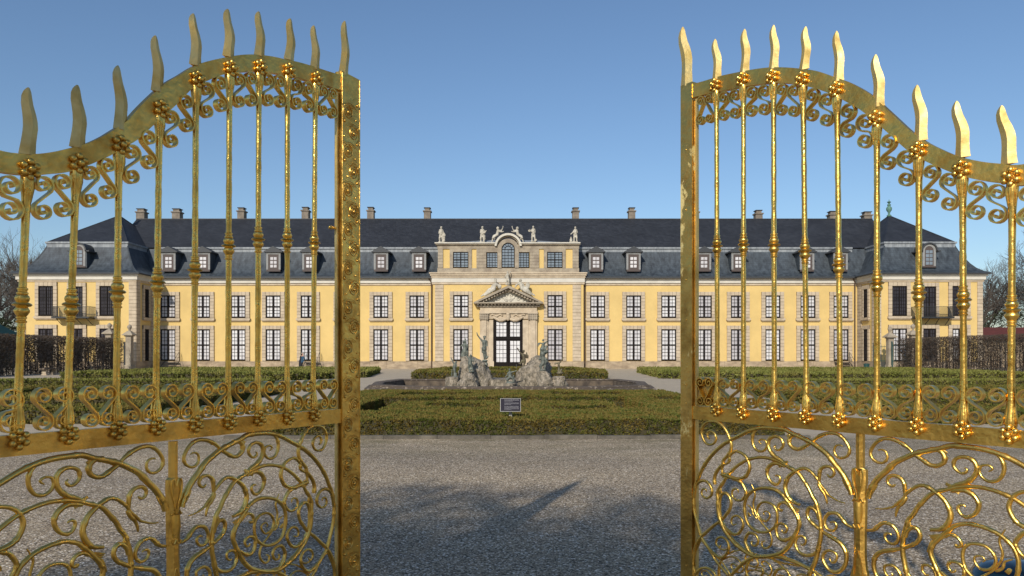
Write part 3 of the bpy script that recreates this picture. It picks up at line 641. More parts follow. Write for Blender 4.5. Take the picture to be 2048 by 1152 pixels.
for px in (158, 1858):           # round-headed dormers on the pavilions
    Y = 75.2; x = X_(px, Y); z0, z1 = Z_(535, Y), Z_(501, Y); b = MB(); r = .66
    b.box(x - r - .12, x + r + .12, Y, Y + 2.6, z0, z1, 1); b.box(x - r, x + r, Y - .04, Y, z0, z0 + .15, 2)
    for s in (-1, 1): xx = sorted((x + s * r, x + s * (r - .22))); b.box(xx[0], xx[1], Y - .05, Y, z0 + .15, z1, 0)
    ring(b, r - .22, r, Y - .05, Y, x, z1, n=14, mi=0)
    b.prism([(x + r * math.cos(R(t)), z1 + r * math.sin(R(t))) for t in range(0, 181, 12)], Y, Y + 2.6, 1)
    o = b.build('round_dormer', [M['dormer'], M['lead'], M['dormer_wood']], pal)
    h_ = MB(); ring(h_, r + .01, r + .14, Y - .2, Y + 2.4, x, z1, -8, 188, 16)
    for s in (-1, 1): h_.box(x + s * (r + .25) - .2, x + s * (r + .25) + .2, Y - .2, Y + 1.5, z1 - .12, z1)
    h_.build('dormer_hood', M['soffit'], o)
    f = MB(); f.box(x - r + .22, x + r - .22, Y - .03, Y - .005, z0 + .15, z1)
    f.prism([(x + (r - .22) * math.cos(R(t)), z1 + (r - .22) * math.sin(R(t))) for t in range(0, 181, 12)], Y - .03, Y - .005)
    f.build('window_frame', M['dormer_wood'], o)
    p = MB()
    for i in range(2):
        for j in range(4): p.box(x - .34 + .37 * i, x - .34 + .37 * i + .31, Y - .045, Y - .031, z0 + .28 + .38 * j, z0 + .28 + .38 * j + .30)
    p.build('pane', M['glass_blue'], o)
# balconies
for px in (154, 1858):
    Y = PF; x = X_(px, Y); z = Z_(635, Y); h = 1.05; w_ = 1.85; b = MB()
    b.box(x - w_, x + w_, Y - 1.2, Y - .02, z - .12, z)
    o = b.build('balcony', M['iron'], pal)
    r = MB()
    for zz in (z + .08, z + h): r.box(x - w_, x + w_, Y - 1.2, Y - 1.15, zz - .03, zz); r.box(x - w_, x - w_ + .05, Y - 1.149, Y - .02, zz - .03, zz); r.box(x + w_ - .05, x + w_, Y - 1.149, Y - .02, zz - .03, zz)
    n = 34
    for i in range(n + 1): xx = x - w_ + .02 + (2 * w_ - .04) * i / n; r.box(xx - .012, xx + .012, Y - 1.187, Y - 1.163, z, z + h - .031)
    for i in range(11):
        for s in (-1, 1): yy = Y - 1.1 + i * .1; r.box(x + s * (w_ - .025) - .01, x + s * (w_ - .025) + .01, yy - .01, yy + .01, z, z + h - .031)
    r.build('railing', M['iron'], o)
    r = MB()
    for k in (-.8, -.25, .25, .8): r.tube([(x + k * w_, Y - 1.0, z - .13), (x + k * w_ + (.12 if k > 0 else -.0), Y - .05, z - .75)], .035, 5)
    r.build('bracket', M['iron'], o)
# downpipes
for px, Y in ((863.5, D0), (1169.5, D0), (1708.5, D0)):
    x = X_(px, Y); d = MB(); d.tube([(x - .3, Y - .4, RZ - .1), (x - .05, Y - .2, RZ - .5), (x, Y - .14, RZ - 1.0), (x, Y - .14, .0)], .07, 8)
    d.build('downpipe', M['pipe'], pal, smooth=60)

# ------------------------------------------------------------------ sculpture: bodies blended into one skin from tapered limbs
def sculpt(name, limbs, blobs, mats, Y, ox, oy, sc, base, label, cat, group, vox=.02, thin=(), rs=1.0):
    """limbs: (x1,y1,r1,x2,y2,r2,d1,d2) in crop pixels (d = depth towards the viewer), blobs: (x,y,rx,ry,rz,d)"""
    k = Y / F / sc
    def P(x, y, d): return Vector((X_(ox + x / sc, Y), Y - d * k, Z_(oy + y / sc, Y)))
    mb = MB()
    for l in limbs:
        x1, y1, r1, x2, y2, r2 = l[:6]; d1, d2 = (l[6], l[7]) if len(l) > 6 else (0, 0)
        a, b = P(x1, y1, d1), P(x2, y2, d2)
        r1, r2 = r1 * rs, r2 * rs; n = 4; pts = [a.lerp(b, i / n) for i in range(n + 1)]; rr = [(r1 + (r2 - r1) * i / n) * k for i in range(n + 1)]
        mb.tube(pts, rr, 8); mb.sphere(a, r1 * k, 8, 6); mb.sphere(b, r2 * k, 8, 6)
    for bl in blobs:
        x, y, rx, ry, rz, d = bl; mb.sphere(P(x, y, d), k, 12, 8, 0, (rx, rz, ry))
    bp = P(*base, 0)
    o = mb.build(name, mats, None, loc=bp)
    md = o.modifiers.new('r', 'REMESH'); md.mode = 'VOXEL'; md.voxel_size = vox; md.use_smooth_shade = True
    dg = bpy.context.evaluated_depsgraph_get(); me = bpy.data.meshes.new_from_object(o.evaluated_get(dg)); o.modifiers.clear()
    old = o.data; o.data = me; bpy.data.meshes.remove(old)
    for v in me.vertices:
        nz = noise.noise(Vector(v.co) * (9 / (k * 40))) ; v.co += v.normal * nz * vox * 0.8
    if thin:   # thin things held in the hand or wings, added after blending
        o2 = MB()
        for t in thin: o2.tube([P(*t[0]), P(*t[1])], [t[2] * k, t[3] * k], 5)
        c = o2.build('held_staff', mats, o)
    return tag(o, label, cat, group)
S = 5.689
def PUT(x, y, s=1, mirror=1):       # standing child figure on a block, from crop pixels of the roof row; x,y = feet centre, total height 175*s
    def q(l): return tuple(l)
    return x, y, s, mirror
def standing(x, y, h, m, arms, extra=()):
    u = h / 100.0
    def L(a, b, r1, c, d, r2, e=0, f=0): return (x + m * a * u, y - b * u, r1 * u, x + m * c * u, y - d * u, r2 * u, e * u, f * u)
    limbs = [L(-5, 50, 7, -8, 28, 6, 0, 4), L(-8, 28, 6, -9, 6, 4, 4, 0), L(6, 50, 7, 8, 28, 6), L(8, 28, 6, 9, 6, 4), L(-9, 5, 4, -13, 3, 3.5, 0, 5), L(9, 5, 4, 13, 3, 3.5, 0, 5),
             L(0, 52, 11, 1, 74, 10), L(-8, 76, 5.5, 8, 76, 5.5), L(1, 78, 4.5, 1, 85, 4.5)]
    for a in arms: limbs.append(L(*a))
    blobs = [(x + m * 1 * u, y - 92 * u, 7 * u, 8.5 * u, 8 * u, 1 * u), (x, y - 1 * u, 18 * u, 3.5 * u, 14 * u, 0)]
    for e in extra: blobs.append((x + m * e[0] * u, y - e[1] * u, e[2] * u, e[3] * u, e[4] * u, e[5] * u))
    return limbs, blobs
def roof_stat(x, y, h, m, arms, extra, label, Y=78.5, mats=None, ox=840, oy=420, sc=S, vox=.045, grp='stone figures along the attic', name='statue', thin=()):
    l, b = standing(x, y, h, m, arms, extra); return sculpt(name, l, b, mats or M['statue'], Y, ox, oy, sc, (x, y), label, 'statue', grp, vox, thin)
YS = AY - .05
roof_stat(240, 370, 185, 1, [(-8, 76, 5, -13, 58, 4, 0, 0), (-13, 58, 4, 0, 50, 3.5, 0, 8), (8, 76, 5, 16, 60, 4, 0, 0), (16, 60, 4, 22, 52, 4, 0, 4)], [(20, 45, 9, 10, 8, 2), (20, 25, 6, 18, 6, 0), (17, 8, 8, 9, 8, 0)], 'stone child figure leaning on a draped support on the far left end of the attic', YS)
roof_stat(708, 368, 185, 1, [(-8, 76, 5, -11, 60, 4, 0, 0), (-11, 60, 4, 8, 56, 3.5, 0, 8), (8, 76, 5, 18, 62, 4, 0, 2), (18, 62, 4, 24, 70, 3.5, 2, 6)], [(14, 58, 8, 6, 6, 8), (14, 30, 6, 22, 6, -3)], 'stone child figure holding an instrument, left of the arched gable', YS)
roof_stat(1290, 362, 182, -1, [(-8, 76, 5, -11, 60, 4, 0, 0), (-11, 60, 4, 6, 62, 3.5, 0, 8), (8, 76, 5, 18, 64, 4, 0, 2), (18, 64, 4, 26, 68, 3.5, 2, 6)], [(24, 68, 10, 9, 4, 7), (-14, 10, 9, 10, 7, 0)], 'stone child figure holding up a round drum, right of the arched gable', YS)
roof_stat(1768, 366, 178, -1, [(-8, 76, 5, -13, 60, 4, 0, 0), (-13, 60, 4, -2, 60, 3.5, 0, 8), (8, 76, 5, 16, 62, 4, 0, 0), (16, 62, 4, 30, 50, 3.5, 0, 4)], [(0, 62, 11, 16, 9, 3), (28, 14, 9, 12, 8, 0), (28, 28, 5, 8, 5, 0), (28, 2, 12, 3, 10, 0)], 'stone child figure beside a small urn on the far right end of the attic', YS)
for m, x0, lab in ((1, 885, 'stone reclining figure with raised arm on the left shoulder of the arched gable'), (-1, 1108, 'stone reclining figure with raised arm on the right shoulder of the arched gable')):
    def q(a, b, r1, c, d, r2, e=0, f=0): return (x0 + m * a, b, r1, x0 + m * c, d, r2, e, f)
    limbs = [q(0, 240, 15, -5, 275, 17), q(-5, 278, 17, -48, 300, 13), q(-48, 300, 13, -62, 345, 8), q(-62, 345, 8, -68, 365, 7), q(-10, 285, 14, -55, 318, 11, 10, 12), q(-55, 318, 11, -35, 330, 8),
             q(12, 232, 9, 42, 235, 7), q(42, 235, 7, 58, 200, 5), q(58, 200, 5, 60, 185, 6), q(10, 245, 8, 45, 252, 6, 8, 8), q(45, 252, 6, 66, 244, 6, 8, 8), q(0, 225, 8, 0, 218, 8)]
    sculpt('reclining_statue', limbs, [(x0, 207, 17, 19, 17, 0)], M['statue'], YS - .1, 840, 420, S, (x0 - m * 40, 350), lab, 'statue', 'stone figures along the attic', .045)
# on the portal pediment
l, b = standing(997, 850, 152, -1, [(-8, 76, 5, -16, 84, 4), (-16, 84, 4, -20, 98, 3.5), (8, 76, 5, 16, 62, 4), (16, 62, 4, 24, 50, 3.5)], [(0, 48, 12, 7, 9, 2)])
sculpt('statue', l, b, M['statue'], QY - .72, 840, 420, S, (997, 850), 'white stone putto standing on the tip of the portal pediment', 'statue', 'white figures on the portal pediment', .04)
for m, x0, y0, lab, ex in ((1, 858, 830, 'white helmeted woman reclining on the left slope of the portal pediment', [(858, 792, 15, 14, 15, 0), (905, 870, 24, 26, 14, 6)]),
                       (-1, 1142, 820, 'white reclining figure with a round shield on the right slope of the portal pediment', [(1225, 860, 26, 38, 10, 4)])):
    def q(a, b, r1, c, d, r2, e=0, f=0): return (x0 + m * a, y0 + b, r1, x0 + m * c, y0 + d, r2, e, f)
    limbs = [q(0, 15, 17, -18, 60, 22), q(-18, 62, 22, -70, 82, 18, 0, 8), q(-70, 82, 18, -110, 120, 13, 8, 8), q(-110, 120, 13, -160, 152, 8, 8, 4), q(-20, 75, 20, -60, 105, 17, 12, 12), q(-60, 105, 17, -120, 140, 11, 12, 12),
             q(-14, 15, 12, -40, 40, 9), q(-40, 40, 9, -52, 66, 8, 0, 6), q(14, 15, 12, 42, 30, 10), q(42, 30, 10, 58, 55, 8), q(0, 5, 9, 0, -6, 9)]
    sculpt('reclining_statue', limbs, [(x0, y0 - 18, 16, 20, 17, 0)] + ex, M['statue'], QY - .74, 840, 420, S, (x0 - m * 60, y0 + 130), lab, 'statue', 'white figures on the portal pediment', .04, (), 1.12)

# ------------------------------------------------------------------ fountain
FZ = .20
basin = [(-6.3, 33.3), (-3.6, 31.3), (3.3, 31.3), (6.1, 33.2), (6.6, 37), (5.9, 41), (-6.3, 41), (-6.8, 37)]
fo = thing('fountain_basin', 'low wide dark stone fountain basin with rounded lichen-spotted rim', 'fountain', (-.2, 36.5, 0))
def offset_poly(poly, d):
    cx = sum(p[0] for p in poly) / len(poly); cy = sum(p[1] for p in poly) / len(poly); out = []
    for i, p in enumerate(poly):
        a = Vector(poly[i - 1]); b = Vector(p); c = Vector(poly[(i + 1) % len(poly)])
        e1 = (b - a).normalized(); e2 = (c - b).normalized(); n1 = Vector((-e1.y, e1.x)); n2 = Vector((-e2.y, e2.x))
        n = (n1 + n2); n = n / max(n.dot(n1), .3); out.append((b.x + n.x * d, b.y + n.y * d))
    return out
def rimring(mb, prof, mi=0, sub=6):
    rings = []
    for d, z in prof:
        pl = offset_poly(basin, d); r = []
        for i in range(len(pl)):
            a, b = Vector(pl[i]), Vector(pl[(i + 1) % len(pl)])
            for k in range(sub): p = a.lerp(b, k / sub); r.append((p.x, p.y, z + .012 * noise.noise(Vector((p.x * 1.5, p.y * 1.5, z)))))
        rings.append(r)
    n = len(rings[0]); vs = [v for r in rings for v in r]
    fs = [(i * n + k, i * n + (k + 1) % n, (i + 1) * n + (k + 1) % n, (i + 1) * n + k) for i in range(len(rings) - 1) for k in range(n)]
    mb.add(vs, fs, mi)
rb = MB(); rimring(rb, [(-.25, -.02), (-.25, .055), (-.10, .06), (-.10, .075), (-.03, .09), (.0, .13), (.0, .165), (.03, FZ), (.08, FZ + .02), (.42, FZ + .02), (.50, FZ), (.53, .16), (.50, .12)])
rb.build('rim', M['rim'], fo, smooth=35)  # rim coloured lighter than the wall, its sunlit top painted in
rb = MB(); rimring(rb, [(.50, .12), (.56, .10), (.56, -.40)]); rb.build('basin_wall', M['floor'], fo, smooth=35)
ff = MB(); ip = offset_poly(basin, .54); ff.add([(x, y, -.35) for x, y in ip], [tuple(range(len(ip)))]); ff.build('basin_floor', M['floor'], fo)
st = MB(); st.box(-2.9, 2.6, 34.2, 35.2, -.35, .06); st.box(-1.0, .6, 35.2, 38.6, -.35, .36); st.build('inner_step', M['rock'], fo)
def rock(name, rows, Y, dep, label, seed, mm='rock'):
    """rows: (py, xl, xr) silhouettes from the top down"""
    mb = MB(); n = 44; vs = []; fs = []; rows2 = []
    for i in range(len(rows) - 1):
        for k in range(6): t = k / 6; rows2.append(tuple(rows[i][j] + (rows[i + 1][j] - rows[i][j]) * t for j in range(3)))
    rows2.append(rows[-1])
    for (py, xl, xr) in rows2:
        z = Z_(py, Y); a, b = X_(xl, Y), X_(xr, Y); cx, hw = (a + b) / 2, (b - a) / 2
        for k in range(n):
            t = 2 * math.pi * k / n; c, s_ = math.cos(t), math.sin(t)
            p = Vector((cx + hw * (abs(c) ** .8) * (1 if c > 0 else -1), Y + min(dep, hw * 1.2) * (abs(s_) ** .8) * (1 if s_ > 0 else -1), z))
            q = noise.noise(Vector((p.x * 2.2 + seed, p.y * 2.2, p.z * 1.6))) * .16 + abs(noise.noise(Vector((p.x * 5, p.y * 5 + seed, p.z * 3)))) * .14 + noise.noise(Vector((p.x * 13, p.y * 13 + seed, p.z * 9))) * .05 - .05
            p += Vector((c, s_, 0)) * q * min(1, hw * 3); vs.append(p)
    m = len(rows2)
    for i in range(m - 1):
        for k in range(n): fs.append((i * n + k, (i + 1) * n + k, (i + 1) * n + (k + 1) % n, i * n + (k + 1) % n))
    fs.append(tuple(range(n - 1, -1, -1))); fs.append(tuple(range((m - 1) * n, m * n)))
    mb.add(vs, fs)
    zb = Z_(rows[-1][0], Y); o = mb.build(name, M[mm], None, loc=(X_((rows[-1][1] + rows[-1][2]) / 2, Y), Y, zb), smooth=45)
    return tag(o, label, 'rock', 'rocks standing in the fountain basin')
bY = lambda Y: HZ + (EYE + .33) * F / Y
rock('fountain_rock', [(712, 925, 943), (713.5, 922, 948), (718, 922, 956), (726, 921, 968), (735, 920, 976), (748, 918, 982), (760, 914, 988), (bY(36), 910, 992)], 36.0, .9, 'tall sloping mossy rock at the left of the fountain', 1)
rock('fountain_rock', [(744.5, 936, 944), (746, 933, 946), (755, 926, 952), (764, 915, 957), (bY(34.7), 906, 961)], 34.7, .55, 'pale streaked boulder in front of the tall left rock', 2)
rock('fountain_rock', [(753, 900, 910), (754.5, 893, 916), (764, 892, 918), (bY(34.9), 891, 920)], 34.9, .4, 'low block at the far left edge of the fountain rocks', 3)
rock('fountain_rock', [(710.5, 1073, 1083), (714, 1067, 1090), (722, 1059, 1096), (730, 1050, 1099), (736, 1038, 1101), (748, 1035, 1103), (760, 1032, 1106), (bY(36), 1030, 1108)], 36.0, .9, 'tall reddish rock at the right of the fountain', 4)
rock('fountain_rock', [(741.5, 1077, 1094), (743, 1075, 1096), (755, 1074, 1103), (766, 1073, 1106), (bY(34.7), 1072, 1108)], 34.7, .55, 'flat-topped grey boulder in front of the tall right rock', 5)
rock('fountain_rock', [(752, 1108, 1124), (754, 1104, 1128), (764, 1103, 1131), (bY(34.9), 1102, 1134)], 34.9, .4, 'low block at the far right edge of the fountain rocks', 6)
rock('fountain_rock', [(766, 1009, 1031), (768, 1006, 1034), (bY(34.4), 1003, 1037)], 34.4, .4, 'small low stone in the middle of the basin under the seated figure', 8)
A = 8.227
# figures, crop A: origin (870,650), crop B: origin (1000,650)
def brz(limbs, blobs, Y, ox, base, label, mm='bronze', thin=(), name='bronze_figure'):
    return sculpt(name, limbs, blobs, M[mm], Y, ox, 650, A, base, label, 'statue', 'green bronze figures on the fountain', .014, thin, 1.22)
brz([(815, 545, 14, 812, 470, 20), (812, 470, 20, 810, 400, 26), (840, 545, 13, 832, 460, 18, -8, -4), (808, 400, 32, 812, 345, 26), (812, 345, 26, 805, 275, 28), (775, 262, 14, 848, 268, 14), (775, 258, 13, 735, 215, 10), (735, 215, 10, 700, 165, 8), (700, 165, 8, 688, 125, 6), (848, 270, 13, 855, 340, 10), (815, 245, 11, 815, 225, 11), (800, 380, 28, 790, 440, 20), (845, 545, 14, 868, 520, 12)],
    [(815, 205, 22, 28, 22, 0), (815, 188, 26, 12, 22, 0), (822, 590, 48, 22, 40, 0), (840, 650, 32, 45, 34, -10)], 36.0, 870, (835, 700), 'bronze woman with one arm raised high, standing in the middle of the left group')
brz([(485, 510, 26, 480, 440, 34), (480, 440, 38, 500, 400, 32), (498, 400, 30, 485, 330, 28), (460, 325, 13, 425, 350, 10), (510, 325, 14, 535, 340, 12), (535, 340, 12, 525, 380, 10), (510, 300, 11, 500, 230, 8), (470, 450, 30, 450, 500, 24), (520, 440, 26, 530, 500, 16)],
    [(482, 280, 30, 30, 26, 0), (480, 515, 48, 14, 40, 0)], 35.9, 870, (480, 520), 'bronze seated figure on top of the tall left rock, blowing upwards', thin=(((496, 235, 0), (488, 175, 0), 5, 4),))
brz([(575, 770, 12, 560, 700, 14), (560, 700, 14, 575, 620, 24), (625, 760, 12, 610, 700, 15), (610, 700, 15, 585, 625, 22), (575, 640, 30, 580, 560, 26), (550, 545, 12, 530, 520, 9), (610, 550, 12, 630, 600, 10), (530, 520, 9, 515, 505, 8)],
    [(588, 510, 22, 25, 22, 0), (595, 770, 48, 10, 36, 0), (590, 725, 30, 20, 20, 0)], 34.6, 870, (590, 782), 'bronze standing figure on the pale streaked boulder')
brz([(320, 850, 14, 325, 770, 16), (325, 770, 18, 318, 700, 22), (318, 700, 24, 328, 640, 20), (300, 620, 10, 285, 580, 8), (285, 580, 8, 265, 545, 7), (345, 640, 11, 355, 690, 9), (350, 850, 14, 345, 800, 14), (278, 830, 10, 280, 760, 8)],
    [(345, 610, 19, 20, 18, 0), (325, 858, 60, 14, 36, 0), (280, 740, 10, 12, 10, 0), (275, 815, 15, 18, 14, 0)], 34.9, 870, (320, 868), 'bronze child reaching up on the low left block')
brz([(385, 680, 12, 405, 620, 16), (405, 620, 17, 375, 590, 18), (340, 640, 11, 360, 590, 16, 6, 6), (400, 590, 24, 385, 500, 24), (360, 480, 11, 330, 450, 8), (330, 450, 8, 295, 400, 7), (410, 490, 12, 440, 540, 9), (340, 640, 10, 310, 628, 8), (385, 455, 9, 385, 440, 9)],
    [(388, 430, 20, 22, 20, 0), (440, 480, 13, 40, 10, -10), (455, 520, 16, 34, 10, -10), (375, 685, 40, 12, 30, 0), (290, 385, 16, 10, 9, 0)], 35.6, 1000, (375, 695), 'bronze winged child reaching left on the tall right rock', 'bronze_brown')
brz([(130, 950, 12, 120, 900, 18), (120, 900, 20, 165, 850, 24), (225, 940, 12, 215, 880, 17), (215, 880, 20, 170, 850, 24), (165, 850, 28, 160, 790, 25), (140, 780, 11, 115, 830, 9), (115, 830, 9, 85, 860, 8), (190, 775, 11, 235, 765, 8), (235, 765, 8, 275, 750, 7), (160, 760, 9, 160, 748, 9)],
    [(158, 735, 19, 21, 19, 0), (165, 950, 70, 24, 40, 0), (175, 1000, 34, 22, 30, 10), (225, 850, 14, 28, 12, -6)], 34.4, 1000, (170, 985), 'bronze seated figure holding a thin jet pipe in the middle of the basin', thin=(((268, 720, 0), (268, 645, 0), 4, 3),))
brz([(690, 740, 14, 665, 680, 20), (665, 680, 22, 715, 620, 26), (735, 740, 12, 745, 620, 18), (715, 620, 30, 700, 500, 34), (680, 540, 22, 650, 560, 14), (745, 560, 22, 770, 600, 16), (700, 480, 40, 700, 470, 38), (700, 400, 38, 700, 400, 38), (690, 430, 28, 740, 450, 28), (700, 380, 24, 715, 310, 22), (695, 305, 10, 660, 295, 8), (735, 300, 11, 775, 270, 8), (740, 400, 22, 760, 350, 14)],
    [(710, 252, 18, 22, 18, 0), (640, 310, 22, 20, 8, 0), (628, 335, 12, 22, 6, 0), (770, 440, 20, 26, 20, 0), (700, 745, 60, 10, 36, 0), (760, 590, 26, 26, 22, 0)], 34.6, 1000, (700, 758), 'entwined bronze figures stacked on the flat-topped right boulder')
brz([(965, 790, 20, 970, 700, 16), (970, 700, 16, 965, 640, 14), (965, 640, 12, 1000, 600, 10), (1000, 600, 10, 1030, 545, 7), (985, 800, 20, 1015, 730, 12), (960, 620, 8, 900, 650, 5)],
    [(985, 790, 60, 26, 36, 0), (930, 630, 40, 14, 8, -4), (1035, 540, 10, 14, 8, 0)], 34.9, 1000, (980, 835), 'brown bronze sea creature rearing up on the low right block', 'bronze_brown')

# ------------------------------------------------------------------ clipped box hedges of the parterre
def hedge_bed(name, x0, x1, y0, y1, h, res, gaps, label, seed, dens, leaf, mm='box', poly=None, bare_front=False):
    """height field with cut channels, covered in leaf tufts"""
    rnd = random.Random(seed)
    nx = max(2, int((x1 - x0) / res)); ny = max(2, int((y1 - y0) / res))
    def inside(x, y):
        if poly:
            c = False; n = len(poly)
            for i in range(n):
                (ax_, ay_), (bx_, by_) = poly[i], poly[(i + 1) % n]
                if (ay_ > y) != (by_ > y) and x < (bx_ - ax_) * (y - ay_) / (by_ - ay_) + ax_: c = not c
            if not c: return False
        for g_ in gaps:
            if g_[0] < x < g_[1] and g_[2] < y < g_[3]: return False
        return True
    def H(x, y):
        if not inside(x, y): return None
        return h * (1 + .10 * noise.noise(Vector((x * 1.1, y * 1.1, seed))) + .10 * noise.noise(Vector((x * 3.5, y * 3.5, seed + 5))))
    mb = MB(); idx = {}; hs = {}
    for i in range(nx):
        for j in range(ny):
            x = x0 + (i + .5) * (x1 - x0) / nx; y = y0 + (j + .5) * (y1 - y0) / ny; hs[i, j] = H(x, y)
    dx = (x1 - x0) / nx; dy = (y1 - y0) / ny; cw = .9
    cells = [(i, j) for i in range(nx) for j in range(ny) if hs[i, j] is not None]
    V = []; Fc = []
    for i, j in cells:
        xa_, ya_ = x0 + i * dx, y0 + j * dy; z = hs[i, j] * .92; n = len(V)
        V += [(xa_, ya_, z), (xa_ + dx, ya_, z), (xa_ + dx, ya_ + dy, z), (xa_, ya_ + dy, z)]; Fc.append((n, n + 1, n + 2, n + 3))
        for (di, dj, a_, b2) in ((-1, 0, 3, 0), (1, 0, 1, 2), (0, -1, 0, 1), (0, 1, 2, 3)):
            if hs.get((i + di, j + dj)) is None:
                m = len(V); pa, pb = V[n + a_], V[n + b2]; V += [(pa[0], pa[1], 0), (pb[0], pb[1], 0)]; Fc.append((n + a_, m, m + 1, n + b2))
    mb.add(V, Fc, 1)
    # tufts
    def tuft(c, nrm, s):
        for _ in range(2):
            d = Vector((rnd.gauss(0, .7), rnd.gauss(0, .7), rnd.gauss(0, .7))) + nrm * .9; d.normalize()
            a_ = d.orthogonal().normalized(); a_.rotate(__import__('mathutils').Quaternion(d, rnd.uniform(0, 6.28)))
            w_ = s * rnd.uniform(.5, .9); l = s * rnd.uniform(.8, 1.5)
            mb.add([c - a_ * w_ * .5, c + a_ * w_ * .5, c + a_ * w_ * .25 + d * l, c - a_ * w_ * .25 + d * l], [(0, 1, 2, 3)], 0)
    for i, j in cells:
        xa_, ya_ = x0 + i * dx, y0 + j * dy; z = hs[i, j]
        k = dens * dx * dy; k = int(k) + (rnd.random() < k % 1)
        for _ in range(k): tuft(Vector((xa_ + rnd.random() * dx, ya_ + rnd.random() * dy, z * .9 + rnd.uniform(-.02, .02))), Vector((0, 0, 1)), leaf)
        for (di, dj, nx_, ny_) in ((-1, 0, -1, 0), (1, 0, 1, 0), (0, -1, 0, -1), (0, 1, 0, 1)):
            if hs.get((i + di, j + dj)) is None:
                k = dens * 1.3 * (dx if dj else dy) * z
                if bare_front and dj == -1: k *= .85
                k = int(k) + (rnd.random() < k % 1)
                for _ in range(k):
                    t = rnd.random(); zz = z * rnd.random() ** (.7 if bare_front else 1)
                    p = Vector((xa_ + (dx if di > 0 else 0) + (dx * t if dj else 0), ya_ + (dy if dj > 0 else 0) + (dy * t if di else 0), zz))
                    tuft(p, Vector((nx_, ny_, .35)), leaf)
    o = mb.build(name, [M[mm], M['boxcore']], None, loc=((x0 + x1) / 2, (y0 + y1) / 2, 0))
    return tag(o, label, 'hedge', 'clipped box hedges of the parterre')
gapsC = [(-3.7, -2.9, 16.6, 21.6), (-3.2, -1.9, 20.0, 21.6), (2.5, 3.2, 17.2, 21.8), (-1.9, 2.8, 20.1, 21.8), (-4.6, -4.2, 18.0, 22), (3.9, 4.8, 20.6, 22.4), (.9, 2.3, 17.0, 18.2), (-3.6, -1.2, 23.0, 24.6), (1.2, 3.6, 23.0, 24.6), (-2.2, -.7, 17.9, 19.1)]
hedge_bed('box_hedge', -5.05, 5.2, 14.35, 26.2, .34, .16, gapsC, 'broad low box hedge bed behind the kerb in the middle, with narrow cut channels', 3, 1100, .036, bare_front=True)
for s, lab in ((-1, 'left'), (1, 'right')):
    a_, b_2 = (9.2, 30)
    if s < 0: a_, b_2 = -30, -9.2
    mid = (a_ + b_2) / 2
    gp = [(a_ + 1.4, mid - 1.0, 18.6, 21.5), (mid + 1, b_2 - 1.4, 18.6, 21.5), (a_ + 1.4, mid - 2.0, 24, 27.5), (mid + 2, b_2 - 1.4, 24, 27.5), (mid - .6, mid + .6, 19.5, 27)]
    hedge_bed('box_hedge', a_, b_2, 17, 30, .32, .22, gp, 'low box hedge bed on the %s with gravel pockets, seen through the gate scrolls' % lab, 11 + s, 330, .055)
    x0, x1 = (12, 34) if s > 0 else (-34, -12)
    hedge_bed('box_hedge', x0, x1, 36.2, 37.8, .30, .25, [], 'narrow box hedge strip in sunlit yellow-green across the %s parterre' % lab, 21 + s, 200, .08, 'boxfar')
hedge_bed('box_hedge', -27, -9.5, 44, 62, .42, .3, [(-25, -14.5, 47.5, 51), (-25, -13.5, 54, 58)], 'far left box hedge bed in front of the palace, ending in a point', 31, 80, .13, 'boxfar', poly=[(-27, 45), (-13.5, 44), (-9.8, 50), (-11.0, 62), (-28, 61)])
hedge_bed('box_hedge', 9.5, 31, 43, 62, .42, .3, [(16, 29, 47.5, 51), (16, 29, 54, 58)], 'far right box hedge bed in front of the palace, ending in a point', 32, 80, .13, 'boxfar', poly=[(31, 45), (15.5, 43), (9.6, 48), (10.5, 62), (31, 60)])
hedge_bed('box_hedge', -6.4, 6.3, 46, 62, .45, .3, [(-5, 5, 49.5, 59)], 'low box hedge bed between the fountain and the palace door', 33, 100, .11, 'box', poly=[(-6.0, 46), (5.7, 46), (6.3, 52), (5.0, 62), (-5.2, 62), (-6.4, 52)])
kb = MB(); x = -5.4
while x < 5.6: kb.box(x + .004, x + 1.0 - .004, 14.02 + random.uniform(0, .012), 14.15, -.02, .065 + random.uniform(-.008, .008)); x += 1.0
tag(kb.build('kerb', M['kerb'], None, loc=(0, 14.1, 0)), 'low stone kerb along the front of the middle hedge bed', 'kerb')

# information sign
SY = 14.9; sg = thing('information_sign', 'small dark information board with pale edge on a grey post in the hedge', 'sign', (X_(1021, SY), SY, 0))
sx, sz0, sz1 = X_(1021, SY), Z_(823, SY), Z_(797.5, SY); hw = .203; tl = Vector((0, .42, .91)); zc = (sz0 + sz1) / 2; hh = (sz1 - sz0) / 2 / .91
b = MB(); b.box(sx - .03, sx + .03, SY + .06, SY + .11, 0, zc + .05); b.build('post', M['signedge'], sg)
nn = Vector((0, -.91, .42)); ctr = Vector((sx, SY, zc))
b = MB(); b.obox(ctr, (hw, 0, 0), tl * hh, nn * .012); b.build('frame', M['signedge'], sg)
b = MB(); b.obox(ctr + nn * .014, (hw - .007, 0, 0), tl * (hh - .007), nn * .003); pn = b.build('panel', M['sign'], sg)
b = MB(); rnd = random.Random(4)
for row in range(13):
    if row in (3, 7): continue
    v = .80 - row * .128; x = -.62; end = .85 if row not in (2, 6, 12) else -.1 + rnd.random() * .4
    while x < end:
        w_ = rnd.uniform(.05, .16); w_ = min(w_, end - x + .02)
        b.obox(ctr + nn * .0178 + tl * (hh * v) + Vector(((x + w_ / 2) * (hw - .01), 0, 0)), (w_ / 2 * hw, 0, 0), tl * .0028, nn * .0006); x += w_ + .035
b.build('lettering', M['letters'], pn)

